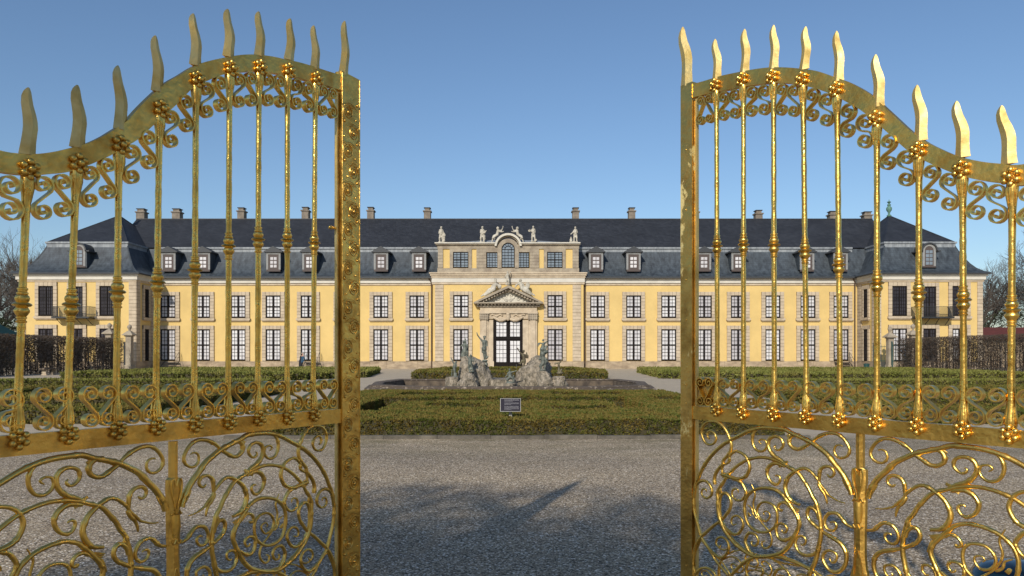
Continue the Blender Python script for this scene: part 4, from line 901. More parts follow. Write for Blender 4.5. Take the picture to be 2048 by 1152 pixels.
# ------------------------------------------------------------------ hornbeam hedges, benches, piers, iron fences
def hornbeam(xc, y0, y1, label, seed):
    rnd = random.Random(seed); mb = MB(); H_ = 3.02
    y = y0
    while y < y1:
        for q in (-.22, .25):
            x = xc + q + rnd.uniform(-.1, .1); mb.tube([(x, y, 0), (x + rnd.uniform(-.08, .08), y + rnd.uniform(-.1, .1), 1.5), (x, y + rnd.uniform(-.15, .15), H_ - .1)], [.04, .03, .012], 5, 1)
        y += .45
    n = int((y1 - y0) * 1500)
    for i in range(n):
        yy = rnd.uniform(y0, y1); zz = H_ * rnd.random() ** .85
        clump = noise.noise(Vector((0, yy * .55, seed))) + .6 * noise.noise(Vector((3, yy * 1.7, zz * .5)))
        if clump > .22 and .35 < zz < 2.4 and rnd.random() < .8: continue
        xx = xc + rnd.choice((-1, 1)) * .5 * rnd.random() ** .4 if zz < H_ - .25 else xc + rnd.uniform(-.5, .5)
        s = rnd.uniform(.05, .11); d = Vector((rnd.gauss(0, 1), rnd.gauss(0, 1), rnd.gauss(0, 1))).normalized(); a_ = d.orthogonal().normalized()
        c = Vector((xx, yy, zz))
        if rnd.random() < .25:
            e = Vector((rnd.gauss(0, .5), rnd.gauss(0, 1), rnd.gauss(.3, .5))).normalized() * rnd.uniform(.3, .7); e.z = min(e.z, max(0, H_ - c.z)); mb.tube([c, c + e], [.010, .004], 3, 1, cap=False)
        else: mb.add([c - a_ * s * .6, c + d * s * .35, c + a_ * s, c - d * s * .35], [(0, 1, 2, 3)], 0)
    o = mb.build('hornbeam_hedge', [M['beech'], M['bark']], None, loc=(xc, (y0 + y1) / 2, 0)); return tag(o, label, 'hedge', 'tall brown hornbeam hedges')
hornbeam(-36.7, 34, 70, 'tall brown leafless hornbeam hedge on the left, in front of the left pavilion', 5)
hornbeam(36.6, 34, 70.5, 'tall brown leafless hornbeam hedge on the right, in front of the right pavilion', 6)
def bench(px, Y, label, side):
    x = X_(px, Y); t = thing('garden_bench', label, 'bench', (x, Y, 0), 'stone benches along the hornbeam hedges')
    s = MB(); s.box(x - .24, x + .24, Y - .95, Y + .95, .42, .52); s.build('seat', M['rim'], t)
    for k in (-.6, .6):
        l = MB(); l.prismz([(x - .2, Y + k - .12), (x + .2, Y + k - .12), (x + .2, Y + k + .12), (x - .2, Y + k + .12)], 0, .10); l.box(x - .15, x + .15, Y + k - .09, Y + k + .09, .10, .42); l.build('leg', M['stone'], t)
bench(99, 56, 'stone bench before the left hornbeam hedge, the nearer of the two', 1); bench(192, 64, 'stone bench before the left hornbeam hedge, the farther of the two', 1)
bench(1933, 58, 'stone bench before the right hornbeam hedge, the nearer of the two', -1); bench(1842, 66, 'stone bench before the right hornbeam hedge, the farther of the two', -1)
def pier(px, Y, top_, label):
    x = X_(px, Y); zt = Z_(top_, Y); t = thing('stone_pier', label, 'pier', (x, Y, 0), 'stone gate piers with finials'); b = MB()
    b.box(x - .33, x + .33, Y - .33, Y + .33, 0, .5)
    b.box(x - .26, x + .26, Y - .26, Y + .26, .5, zt - 1.15); b.build('shaft', M['stone_grey'], t)
    b = MB(); b.box(x - .34, x + .34, Y - .34, Y + .34, zt - 1.15, zt - 1.05); b.box(x - .50, x + .50, Y - .50, Y + .50, zt - 1.05, zt - .95)
    b.add([(x - .47, Y - .47, zt - .95), (x + .47, Y - .47, zt - .95), (x + .47, Y + .47, zt - .95), (x - .47, Y + .47, zt - .95), (x - .14, Y - .14, zt - .62), (x + .14, Y - .14, zt - .62), (x + .14, Y + .14, zt - .62), (x - .14, Y + .14, zt - .62)],
          [(0, 1, 5, 4), (1, 2, 6, 5), (2, 3, 7, 6), (3, 0, 4, 7), (4, 5, 6, 7)]); b.build('cap', M['stone_grey'], t)
    b = MB(); b.lathe((x, Y, zt - .64), [(.12, 0), (.09, .12), (.17, .25), (.22, .38), (.2, .5), (.1, .6), (.02, .66)], 12); b.build('finial', M['stone_grey'], t, smooth=60)
pier(219, 72, 646, 'stone pier with finial at the end of the left hornbeam hedge'); pier(259, 72, 649, 'stone pier with finial beside the left pavilion corner')
pier(1780, 71.5, 653, 'stone pier with finial beside the green iron gate on the right'); pier(1826, 72, 648, 'stone pier with finial at the end of the right hornbeam hedge')
def iron_fence(x0, x1, Y, h, label, m):
    t = thing('iron_fence', label, 'fence', ((x0 + x1) / 2, Y, 0), 'iron fences beside the pavilions'); b = MB()
    for z in (.15, .9, h - .25): b.box(x0, x1, Y - .02, Y + .02, z - .025, z + .025)
    b.build('rail', m, t); b = MB(); n = int((x1 - x0) / .14)
    for i in range(n + 1): x = x0 + (x1 - x0) * i / n; b.tube([(x, Y, .05), (x, Y, h - .1), (x, Y, h)], [.012, .012, .002], 4)
    b.build('picket', m, t)
    for x in (x0, x1): b = MB(); b.box(x - .06, x + .06, Y - .06, Y + .06, 0, h + .05); b.sphere((x, Y, h + .1), .08, 8, 6); b.build('post', m, t)
iron_fence(-38.1, -37.2, 72, 2.55, 'dark iron gate between the two left piers', M['iron'])
iron_fence(X_(1748, 72), X_(1775, 72), 72, 2.5, 'teal iron fence left of the right pier', M['teal']); iron_fence(X_(1786, 71), X_(1815, 71), 71.2, 2.6, 'teal iron gate between the two right piers', M['teal'])
bx = X_(1733, 74); t = thing('litter_bin', 'small teal litter bin by the right pavilion wall', 'bin', (bx, 74, 0))
b = MB(); b.lathe((bx, 74, 0), [(.22, 0), (.25, .1), (.27, .5)], 14); b.build('body', M['teal'], t, smooth=40)
b = MB(); b.lathe((bx, 74, .5), [(.3, 0), (.3, .06), (.2, .12)], 14); b.build('lid', M['teal'], t, smooth=40)
# garden door steps
def steps(px, label, m=1):
    x = X_(px, 78); t = thing('garden_steps', label, 'steps', (x, 78.2, 0), 'iron steps up to garden doors')
    for k in range(4):
        b = MB(); b.box(x - .75, x + .75, 77.55 + k * .3, 77.9 + k * .3 - .02, .17 * (k + 1) - .05, .17 * (k + 1)); b.build('tread', M['iron'], t)
    for s in (-1, 1):
        b = MB(); b.tube([(x + s * .78, 77.6, 0), (x + s * .78, 77.6, .95), (x + s * .78, 78.7, 1.75), (x + s * .78, 78.75, .72)], .022, 5); b.tube([(x + s * .78, 77.6, .5), (x + s * .78, 78.72, 1.3)], .014, 4)
        b.tube([(x + s * .76, 77.5, .03), (x + s * .76, 78.7, .72)], .04, 4); b.build('handrail', M['iron'], t)
steps(337, 'iron steps at the garden door nearest the left pavilion'); steps(621, 'iron steps beside the walking person'); steps(1690, 'iron steps at the garden door nearest the right pavilion')

# person
PY = 76.5
def person():
    sc = 5.236; ox, oy = 540, 660   # crop pixels
    limbs = [(330, 398, 3.5, 338, 372, 5, 2, 0), (338, 372, 5.5, 335, 340, 9), (312, 396, 3.5, 322, 370, 5, -4, 0), (322, 370, 5.5, 333, 340, 9), (330, 398, 3.5, 340, 400, 2.5, 3, 8), (312, 396, 3.5, 304, 400, 2.5), (335, 340, 11, 340, 275, 11), (328, 273, 5, 352, 275, 5),
             (352, 276, 5, 358, 305, 4), (358, 305, 4, 352, 330, 3), (326, 276, 5, 318, 305, 4), (318, 305, 4, 312, 325, 3.2, 0, 4), (340, 268, 4, 342, 258, 4)]
    o = sculpt('person', limbs, [(342, 250, 8.5, 11, 9.5, 0), (350, 250, 3, 2.5, 2, 0)], [M['shirt']], PY, ox, oy, sc, (325, 400), 'person walking past a garden door in a long dark coat over a blue top', 'person', None, .022)
    o.data.materials.append(M['skin']); o.data.materials.append(M['cloth'])
    k = PY / F / sc
    for p in o.data.polygons:
        z = p.center.z
        if z > 126 * k: p.material_index = 1
        elif z < 60 * k: p.material_index = 2
    l = [(330, 345, 16, 334, 285, 14, -6, -4), (318, 385, 14, 330, 345, 16, -6, -6), (306, 384, 7, 312, 320, 9, -3, -3), (322, 278, 8, 316, 320, 8)]
    c = sculpt('coat', l, [], [M['cloth']], PY, ox, oy, sc, (325, 400), None, None, None, .025); w0 = c.location.copy(); c.parent = o; c.location = w0 - o.location
    hb = MB(); hb.sphere((X_(ox + 340 / sc, PY), PY + .02, Z_(oy + 245 / sc, PY)), .115, 10, 8); hb.build('hair', M['hair'], o, smooth=60)
    return o
person()

# ------------------------------------------------------------------ bare trees
def tree_mesh(seed, H_=18.0, spread=.62, levels=7):
    rnd = random.Random(seed); mb = MB(); tw = MB()
    def grow(p, d, ln, r, lv):
        n = 4 if lv < 3 else 3; pts = [p]; q = p.copy(); dd = d.copy(); rr = [r]
        for i in range(n):
            dd = (dd + Vector((rnd.gauss(0, .13), rnd.gauss(0, .13), rnd.gauss(.03, .10)))).normalized(); q = q + dd * ln / n; pts.append(q.copy()); rr.append(r * (1 - .38 * (i + 1) / n))
        (mb if lv < 2 else tw).tube(pts, rr, 7 if lv < 2 else (4 if lv < 4 else 3), cap=False)
        if lv >= levels: return
        kids = 5 if lv < 2 else (4 if lv < 5 else 3)
        for k in range(kids):
            t = 1.0 if k == 0 else rnd.uniform(.35, 1.0); i = min(n - 1, int(t * n)); b = pts[i].lerp(pts[i + 1], t * n - i) if t < 1 else pts[-1]
            az_ = rnd.uniform(0, 6.28); sp = spread * rnd.uniform(.6, 1.35) * (.5 if k == 0 else 1.1)
            a_ = dd.orthogonal().normalized(); a_.rotate(__import__('mathutils').Quaternion(dd, az_)); nd = (dd * math.cos(sp) + a_ * math.sin(sp)); nd.z += .10; nd.normalize()
            grow(b, nd, ln * rnd.uniform(.60, .82), r * (.62 if k else .6) * (1 - .25 * (1 - t)), lv + 1)
    grow(Vector((0, 0, -.1)), Vector((0, 0, 1)), H_ * .27, H_ * .020, 0)
    return mb, tw
TM = []
for sd_, h in ((3, 19), (8, 17)):
    a_, b_2 = tree_mesh(sd_, h); o1 = a_.build('trunk', M['bark'], None, loc=(0, 0, 0), smooth=60); o2 = b_2.build('crown', M['bark'], None, loc=(0, 0, 0))
    TM.append((o1.data, o2.data)); bpy.data.objects.remove(o1); bpy.data.objects.remove(o2)
def tree(x, y, v, rz, s, label, group='bare trees'):
    t = thing('bare_tree', label, 'tree', (x, y, 0), group); t.rotation_euler = (0, 0, R(rz)); t.scale = (s, s, s)
    for n_, d in zip(('trunk', 'crown'), TM[v]): o = bpy.data.objects.new(n_, d); COL.objects.link(o); o.parent = t
    return t
tree(-62.5, 96, 0, 20, 1.12, 'large bare tree at the left edge, behind the left pavilion'); tree(-71, 104, 1, 100, 1.2, 'bare tree farthest left at the picture edge')
tree(-56, 112, 1, 210, 1.0, 'bare tree just left of the left pavilion roof'); tree(-78, 84, 0, 280, .8, 'nearer bare tree at the left picture edge behind the green roof')
tree(66, 104, 1, 60, 1.15, 'large bare tree right of the right pavilion'); tree(76, 98, 0, 150, 1.15, 'bare tree at the right picture edge'); tree(59.5, 112, 0, 250, .98, 'bare tree closest to the right pavilion roof, partly behind it')
tree(72, 86, 1, 300, .78, 'smaller bare tree behind the right hornbeam hedge, by the red roof')
# dark shrubs behind
def shrub(x, y, rx, ry, h, label, seed, n=2600):
    rnd = random.Random(seed); mb = MB()
    for i in range(n):
        t = rnd.uniform(0, 6.28); e = rnd.random() ** .5; zz = rnd.random(); prof_ = math.sin(math.pi * min(1, .25 + zz * .75)) ** .6
        c = Vector((x + rx * e * prof_ * math.cos(t), y + ry * e * prof_ * math.sin(t), h * zz * (1 + .2 * noise.noise(Vector((x + math.cos(t) * 2, t, seed))))))
        s = rnd.uniform(.12, .3); d = Vector((rnd.gauss(0, 1), rnd.gauss(0, 1), rnd.gauss(0, 1))).normalized(); a_ = d.orthogonal().normalized()
        mb.add([c - a_ * s * .5, c + d * s * .4, c + a_ * s * .6, c - d * s * .4], [(0, 1, 2, 3)])
    return tag(mb.build('shrub', M['ever'], None, loc=(x, y, 0)), label, 'shrub', 'dark shrubs beyond the hornbeam hedges')
shrub(-60, 88, 6, 4, 5.5, 'dark shrub at the left picture edge behind the hedge', 1); shrub(-72, 92, 8, 4, 7.5, 'big dark shrub at the far left beside the tree trunks', 2, 4000)
shrub(57, 96, 5, 4, 5.5, 'dark shrub right beside the right pavilion', 3); shrub(67, 100, 8, 5, 7.5, 'big dark shrub behind the red roof', 4, 4500); shrub(82, 96, 8, 5, 7, 'dark shrub at the far right picture edge', 5, 4000)
# low red-roofed building and green shed
t = thing('red_roofed_house', 'low house with a dull red roof behind the right hornbeam hedge', 'house', (60, 88, 0)); b = MB(); b.box(52, 74, 86, 92, 0, 3.2); b.build('wall', M['plinth'], t)
b = MB(); b.add([(51.6, 85.5, 3.2), (74.4, 85.5, 3.2), (74.4, 89, 4.7), (51.6, 89, 4.7), (51.6, 92.5, 3.2), (74.4, 92.5, 3.2)], [(0, 1, 2, 3), (3, 2, 5, 4), (0, 3, 4), (1, 5, 2)]); b.build('roof', M['red'], t)
t = thing('garden_shed', 'low shed with a teal roof at the left picture edge behind the hedge', 'shed', (-61, 84, 0)); b = MB(); b.box(-66, -56.5, 82, 86, 0, 3.6); b.build('wall', M['iron'], t)
b = MB(); b.add([(-66.3, 81.6, 3.6), (-56.2, 81.6, 3.6), (-57.6, 84, 5.0), (-66.3, 84, 5.0), (-66.3, 86.4, 3.6), (-56.2, 86.4, 3.6)], [(0, 1, 2, 3), (3, 2, 5, 4), (1, 5, 2), (0, 3, 4)]); b.build('roof', M['teal'], t)

# ------------------------------------------------------------------ the gilded gate leaves
class Leaf:
    def __init__(s, a, b, c, u0, side):
        s.a, s.b, s.c, s.u0, s.side = a, b, c, u0, side
        s.g = s.P(1, 0).__sub__(s.P(0, 0)).length
        d = (s.P(1, 0) - s.P(0, 0)).normalized(); s.dir = d; n = Vector((d.y, -d.x, 0)); s.n = n if n.y < 0 else -n
    def P(s, j, z, off=0):
        u = s.u0 * (1 + s.c * j); x = (s.a + s.b * j) * s.u0
        p = Vector((x, F * u, z)); return p + (s.n * off if off else Vector((0, 0, 0)))
    def inv(s, px, py):
        q = px - 1024; j = (q - s.a) / (s.b - s.c * q); u = s.u0 * (1 + s.c * j); return j, EYE + (HZ - py) * u
    def T(s, px, py, off=0): j, z = s.inv(px, py); return s.P(j, z, off)
LL = Leaf(-401, -33.1, -.0403, .0026, -1); RL = Leaf(413, 36.8, -.0368, .00277, 1)
STEMR = RL.inv(1720, 900)[0]; STEML = LL.inv(347, 900)[0]
# lower scrollwork, traced once (7.2 units per pixel from pixel 1370,830 of the right leaf)
STR = [
 ([(350,340),(325,310),(330,250),(375,228),(430,270),(450,340),(420,405),(360,425),(300,400),(255,320),(240,230),(265,160),(320,105),(400,90),(480,105),(550,160),(610,250),(650,350),(670,430),(655,520),(610,590),(555,650),(545,710),(490,770),(445,840),(425,920),(432,1000)], 13, 22),
 ([(640,600),(645,660),(600,700),(555,720),(535,780),(540,850)], 14, 14),
 ([(120,2304),(118,2080),(135,1950),(170,1850),(240,1750),(330,1670),(420,1590),(520,1525)], 20, 18),
 ([(120,1210),(140,1100),(165,970),(200,900),(250,780),(330,650),(440,520),(560,420),(650,365),(780,300),(900,240),(1020,200),(1150,182),(1300,188),(1440,208),(1546,265),(1696,330),(1826,395),(1946,480),(2056,570),(2156,700),(2246,810),(2316,920),(2376,1050),(2406,1150)], 20, 30),
 ([(120,1150),(127,1240),(130,1332),(150,1452),(190,1602),(235,1752),(310,1872),(380,1982),(450,2102),(540,2212),(620,2304)], 20, 16),
 ([(1040,205),(990,260),(970,340),(985,430),(1030,500),(1100,525),(1160,490),(1180,430),(1160,370),(1100,350),(1065,380),(1100,420)], 19, 10),
 ([(560,880),(640,840),(720,760),(800,700),(900,645),(1000,620),(1120,610),(1220,625),(1310,650),(1400,690),(1490,745),(1586,800),(1646,850),(1716,950),(1786,1060),(1836,1172),(1886,1252),(1916,1352),(1946,1482),(1958,1592),(1961,1662),(1956,1752),(1936,1852),(1906,2002),(1876,2112),(1826,2222),(1786,2304)], 18, 24),
 ([(1310,430),(1288,455),(1320,500),(1370,495),(1415,440),(1400,360),(1340,315),(1270,310),(1215,350),(1200,430),(1230,520),(1300,600),(1380,650),(1460,710)], 11, 26),
 ([(1300,885),(1320,868),(1362,885),(1370,940),(1330,995),(1270,985),(1210,920),(1182,830),(1200,760),(1250,710),(1320,695),(1440,745)], 10, 26),
 ([(640,600),(680,550),(740,520),(820,550),(880,600),(920,680),(932,760),(900,850),(850,900),(760,920),(680,900),(600,870),(530,850)], 16, 24),
 ([(600,880),(560,960),(510,1030),(470,1120),(478,1212),(480,1332),(495,1452),(520,1522),(560,1632),(620,1722),(700,1822),(800,1912),(900,1982),(1000,2032),(1100,2038),(1200,2034),(1296,2016),(1396,1982),(1496,1892),(1556,1792),(1606,1692),(1642,1602),(1646,1532),(1616,1452),(1566,1372),(1496,1262),(1426,1172),(1400,1140),(1290,1070),(1170,1050),(1060,1060),(980,1090),(910,1150),(875,1220),(858,1312),(870,1452),(920,1582),(1000,1652),(1100,1687),(1200,1677),(1290,1612),(1320,1542),(1330,1442),(1310,1352),(1250,1282),(1150,1252),(1080,1282),(1040,1352),(1050,1432),(1100,1502),(1170,1527),(1220,1472),(1215,1412),(1160,1382),(1130,1412),(1150,1442)], 30, 11),
 ([(690,930),(760,940),(820,980),(860,1050),(882,1110),(870,1160),(830,1215),(770,1232),(710,1202),(680,1152),(685,1090),(720,1060),(762,1078),(768,1120)], 22, 10),
 ([(150,1050),(200,970),(270,945),(340,980),(385,1060),(385,1140),(355,1180),(310,1197),(265,1175),(240,1130),(245,1085),(275,1060),(305,1080),(305,1110)], 20, 10),
 ([(520,1520),(500,1380),(500,1250),(520,1160),(570,1120),(630,1160),(665,1250),(645,1360),(590,1440),(525,1520)], 18, 18),
 ([(525,1530),(600,1640),(690,1712),(770,1705),(820,1640),(840,1570),(810,1490),(750,1450),(690,1470),(665,1530),(690,1580),(740,1572)], 20, 10),
 ([(320,1880),(400,1980),(480,2042),(560,2040),(620,1960),(630,1870),(590,1790),(520,1755),(460,1790),(450,1850),(490,1900),(520,1870)], 20, 10),
 ([(120,2380),(160,2290),(220,2220),(300,2200),(380,2230),(430,2290),(445,2350)], 18, 16),
 ([(1020,2040),(900,2090),(800,2170),(720,2250),(670,2304),(620,2380)], 22, 18),
 ([(950,2078),(900,2150),(880,2230),(900,2304),(940,2360),(1010,2370),(1080,2330),(1125,2270),(1110,2210),(1060,2195),(1010,2220)], 18, 10),
 ([(1010,2030),(930,1960),(880,1860),(870,1790),(910,1710),(970,1700),(1030,1740),(1055,1820),(1020,1880),(970,1872),(955,1830),(975,1810)], 22, 10),
 ([(960,1000),(990,1070),(1010,1150),(985,1250),(985,1300),(1000,1370),(1060,1490),(1140,1590),(1210,1672),(1240,1740),(1250,1820),(1220,1890),(1160,1920),(1112,1885),(1110,1832),(1150,1812)], 10, 12),
 ([(900,1292),(965,1350),(985,1430),(1040,1490)], 7, 16),
 ([(1536,1752),(1476,1792),(1406,1802),(1346,1762),(1316,1682),(1316,1612),(1356,1567),(1426,1572),(1471,1632),(1446,1692),(1406,1682),(1396,1652)], 22, 10),
 ([(1500,1310),(1446,1262),(1386,1262),(1346,1302),(1346,1352),(1386,1377),(1396,1352)], 18, 14),
 ([(1906,1942),(1856,2002),(1776,2022),(1686,2002),(1616,1932),(1591,1842),(1616,1762),(1676,1742),(1731,1772),(1736,1842),(1696,1872),(1666,1852)], 20, 10),
 ([(1961,1662),(2036,1712),(2136,1772),(2226,1832),(2296,1922),(2326,2022),(2316,2132),(2266,2222),(2186,2262),(2096,2242),(2026,2162),(1986,2072),(1996,2002),(2056,1952),(2126,1962),(2186,2012),(2176,2092),(2126,2127),(2086,2082),(2091,2052)], 26, 10),
 ([(1950,1652),(1876,1592),(1796,1512),(1761,1422),(1786,1342),(1846,1342),(1906,1412),(1930,1500)], 20, 20),
 ([(2420,1620),(2326,1572),(2256,1482),(2196,1422),(2116,1407),(2056,1432),(2016,1502),(2016,1582),(2066,1652),(2136,1662),(2181,1612),(2166,1552),(2116,1537),(2096,1552)], 22, 10),
 ([(1250,2034),(1386,2042),(1496,2082),(1626,2132),(1726,2182),(1826,2232),(1936,2302),(2000,2360)], 24, 16),
 ([(1270,2380),(1290,2290),(1330,2230),(1400,2208),(1470,2240),(1500,2310),(1480,2370)], 18, 12),
 ([(1826,395),(1896,330),(1996,280),(2096,260),(2196,275),(2276,330),(2336,410),(2371,500),(2346,580),(2266,620),(2196,600),(2151,530),(2166,450),(2226,430),(2271,450)], 22, 10),
 ([(1826,395),(1746,440),(1646,490),(1566,475),(1506,410),(1511,330),(1566,285),(1646,295)], 20, 24),
 ([(1650,1290),(1546,1242),(1486,1172),(1450,1080),(1446,1000),(1486,900),(1546,840),(1626,790),(1716,765),(1796,800),(1866,870),(1916,930),(1950,1000),(2016,1080),(2066,1150),(2126,1192),(2216,1242),(2306,1267)], 28, 9),
 ([(1936,960),(1936,850),(1956,780),(2016,740),(2096,750),(2146,810),(2136,870),(2086,890),(2046,850)], 22, 12),
 ([(1916,970),(1956,1060),(2006,1130),(2036,1212),(2046,1282)], 22, 10),
]
def strokes(leaf, flip):
    """traced strokes as (j, z) rows in this leaf; flip mirrors them about the stem"""
    st = STEMR if leaf is RL else STEML; out = []
    for pts, w0, w1 in STR:
        q = []
        for x, y in catmull([(a, b, 0) for a, b in pts], 4) and [(v.x, v.y) for v in catmull([(a, b, 0) for a, b in pts], 4)]:
            j, z = RL.inv(1370 + x / 7.2, 830 + y / 7.2); d = (STEMR - j)
            q.append((st - d if not flip else st + d, z))
        out.append((q, w0, w1))
    return out
def sscroll(leaf, jc, zc, h, wdt, S_, n=13, rot=0):
    """S-shaped ribbon: returns (s,z) path around its middle"""
    Rr = min(h * .262, wdt * .485); c = h / 2 - Rr; P = []
    for i in range(n * 2 + 1):
        t = i / (n * 2); th = R(242 - 620 * (1 - t)); r = Rr * (.12 + .88 * t ** .9); P.append((r * math.cos(th), c + r * math.sin(th)))
    lo = [(-x, -z) for x, z in reversed(P)]
    path = P + [(0, 0)] + lo
    if not S_: path = [(-x, z) for x, z in path]
    return [(jc + x / leaf.g, zc + z) for x, z in path]
def ribbon(mb, leaf, path, wid, dep, off=0):
    pts = [leaf.P(j, z, off) for j, z in path]; n = len(pts); vs = []; fs = []
    for i, p in enumerate(pts):
        d = (pts[min(i + 1, n - 1)] - pts[max(i - 1, 0)]); d.normalize(); a_ = d.cross(leaf.n).normalized() * wid / 2; b_ = leaf.n * dep / 2
        vs += [p - a_ - b_, p + a_ - b_, p + a_ + b_, p - a_ + b_]
    for i in range(n - 1):
        for k in range(4): fs.append((4 * i + k, 4 * i + (k + 1) % 4, 4 * i + 4 + (k + 1) % 4, 4 * i + 4 + k))
    fs.append((3, 2, 1, 0)); fs.append(tuple(4 * (n - 1) + k for k in range(4))); mb.add(vs, fs)
def plate(mb, leaf, poly, o0, o1, bev=.003):
    """polygon in (j,z) given thickness between offsets o0 (back) and o1 (front)"""
    n = len(poly); vs = [leaf.P(j, z, o0) for j, z in poly] + [leaf.P(j, z, o1) for j, z in poly]
    fs = [tuple(range(n)), tuple(range(2 * n - 1, n - 1, -1))] + [(i, i + n, (i + 1) % n + n, (i + 1) % n) for i in range(n)]; mb.add(vs, fs)
def band_mb(mb, leaf, top_, bot, o0, o1):
    """top_, bot: rows of (j,z) with the same count"""
    n = len(top_); vs = []
    for (a, b) in zip(top_, bot): vs += [leaf.P(a[0], a[1], o0), leaf.P(a[0], a[1], o1), leaf.P(b[0], b[1], o1), leaf.P(b[0], b[1], o0)]
    fs = [(4 * i + k, 4 * i + (k + 1) % 4, 4 * i + 4 + (k + 1) % 4, 4 * i + 4 + k) for i in range(n - 1) for k in range(4)] + [(3, 2, 1, 0), tuple(4 * (n - 1) + k for k in range(4))]
    mb.add(vs, fs)
def build_leaf(leaf, d):
    hinge = leaf.P(10.3, 0); gt = thing('gilded_gate', d['label'], 'gate', (hinge.x, hinge.y, 0), 'open leaves of the gilded gate')
    JH = 10.25
    def px2(lst, ox, oy, sc): return [leaf.inv(ox + x / sc, oy + y / sc) for x, y in lst]
    topE = px2(d['top'], d['ox'], 0, 2.4); botE = px2(d['bot'], d['ox'], 0, 2.4)
    if topE[0][0] > topE[-1][0]: topE.reverse(); botE.reverse()
    zt, zb = topE[-1][1], botE[-1][1]
    topE += [(9.2, zt + .01), (JH, zt + .05)]; botE += [(9.2, zb + .01), (JH, zb + .05)]
    js = [topE[0][0] + (JH - topE[0][0]) * i / 90 for i in range(91)]
    tE = catmull([(a, b, 0) for a, b in topE], 4); bE = catmull([(a, b, 0) for a, b in botE], 4)
    TT = [(v.x, v.y) for v in tE]; BB = [(v.x, v.y) for v in bE]
    mb = MB(); band_mb(mb, leaf, [(j, interp(TT, j)) for j in js], [(j, interp(BB, j)) for j in js], -.022, .009); mb.build('top_rail', M['gold_flat'], gt, smooth=30)
    railb = lambda j: interp(BB, j)
    railt = lambda j: interp(TT, j)
    # lower rail
    lt = [leaf.inv(*p) for p in d['low_top']]; lb = [leaf.inv(*p) for p in d['low_bot']]
    zlt = lambda j: lt[0][1] + (lt[1][1] - lt[0][1]) * (j - lt[0][0]) / (lt[1][0] - lt[0][0]); zlb = lambda j: lb[0][1] + (lb[1][1] - lb[0][1]) * (j - lb[0][0]) / (lb[1][0] - lb[0][0])
    j0 = d['post'][1]; jj = [j0 + (JH - j0) * i / 20 for i in range(21)]
    mb = MB(); band_mb(mb, leaf, [(j, zlt(j)) for j in jj], [(j, zlb(j)) for j in jj], -.022, .008); mb.build('lower_rail', M['gold_flat'], gt)
    mb = MB(); band_mb(mb, leaf, [(j, .12) for j in jj], [(j, .05) for j in jj], -.022, .008); mb.build('bottom_rail', M['gold_flat'], gt)
    # posts
    pj0, pj1, pjt = d['post']; ztop = d['ztop']
    mb = MB(); plate(mb, leaf, [(pj0, 0.01), (pj1, 0.01), (pj1, ztop), (pj0, ztop + d.get('slope', 0))], -.034, .012); po_ = mb.build('meeting_post', M['gold_flat'] if leaf is LL else M['worn'], gt)
    mb = MB(); plate(mb, leaf, [(pj1 + .002, .02), (pj1 + .05, .02), (pj1 + .05, railb(pj1) - .01), (pj1 + .002, railb(pj1) - .01)], -.03, -.012); mb.build('inner_stile', M['gold_pale'], gt); mb = MB(); plate(mb, leaf, [(pj1 + .065, .03), (pj1 + .13, .03), (pj1 + .13, railb(pj1) - .01), (pj1 + .065, railb(pj1) - .01)], -.018, -.002); mb.build('inner_stile', M['gold_pale'], gt)
    mb = MB(); plate(mb, leaf, [(JH - .02, 0.01), (JH + .28, 0.01), (JH + .28, zt + .2), (JH - .02, zt + .2)], -.03, .03); mb.build('hinge_post', M['gold_flat'], gt)
    if leaf is LL:                  # chased acanthus relief on the wide post
        rel = MB(); wj = pj1 - pj0; z = .12; s = 1; jm = (pj0 + pj1) / 2; rnd = random.Random(2)
        while z < ztop - .12:
            r = .042; cj = jm + s * wj * .16
            for rr_, tn in ((r, 1.35), (r * .62, 1.0)):
                pts = [leaf.P(cj + s * rr_ * (1 - .7 * i / 16) * math.cos(2 * math.pi * tn * i / 16 + 1.2) / leaf.g, z + rr_ * (1 - .7 * i / 16) * math.sin(2 * math.pi * tn * i / 16 + 1.2), .013) for i in range(17)]
                rel.tube(pts, [.0045 - .0025 * i / 16 for i in range(17)], 5)
            rel.sphere(leaf.P(cj, z, .014), .011, 8, 6)
            for k, rr_ in enumerate((.052, .061, .070)):
                a0 = -60 + 8 * k; pts = []
                for i in range(11):
                    th = R(a0 + 190 * i / 10); jx = cj - s * .012 / leaf.g + s * rr_ * math.cos(th) / leaf.g
                    pts.append(leaf.P(min(max(jx, pj0 + .05 * wj), pj1 - .06 * wj), z - .008 + rr_ * math.sin(th) * .9, .0125))
                rel.tube(pts, [.0012 + .0032 * math.sin(math.pi * i / 10) for i in range(11)], 5)
            rel.sphere(leaf.P(jm - s * wj * .34, z + .055, .014), .008, 8, 5); rel.sphere(leaf.P(jm + s * wj * .36, z + .03, .013), .006, 6, 5)
            rel.sphere(leaf.P(jm - s * wj * rnd.uniform(.1, .4), z - .03, .013), .006, 6, 5); z += .108; s = -s
        for e in (pj0 + .03 * wj, pj1 - .04 * wj): rel.tube([leaf.P(e, .03, .012), leaf.P(e, ztop - .01, .012)], .0035, 5)
        rel.build('relief', M['gold_flat'], po_, smooth=50)
        k_ = MB(); kp = leaf.T(676, 457, -.01); k_.lathe(kp, [(.006, 0), (.006, .03), (.010, .035), (.010, .055), (.004, .06)], 8, 0, -leaf.dir * (-1)); k_.build('latch_pin', M['gold'], gt, smooth=50)
    else:
        lk = MB(); a_ = leaf.inv(1393, 754); b_ = leaf.inv(1432, 806); band_mb(lk, leaf, [(a_[0], a_[1]), (b_[0], a_[1])], [(a_[0], b_[1]), (b_[0], b_[1])], -.075, -.02); lo = lk.build('lock_case', M['gold_pale'], gt)
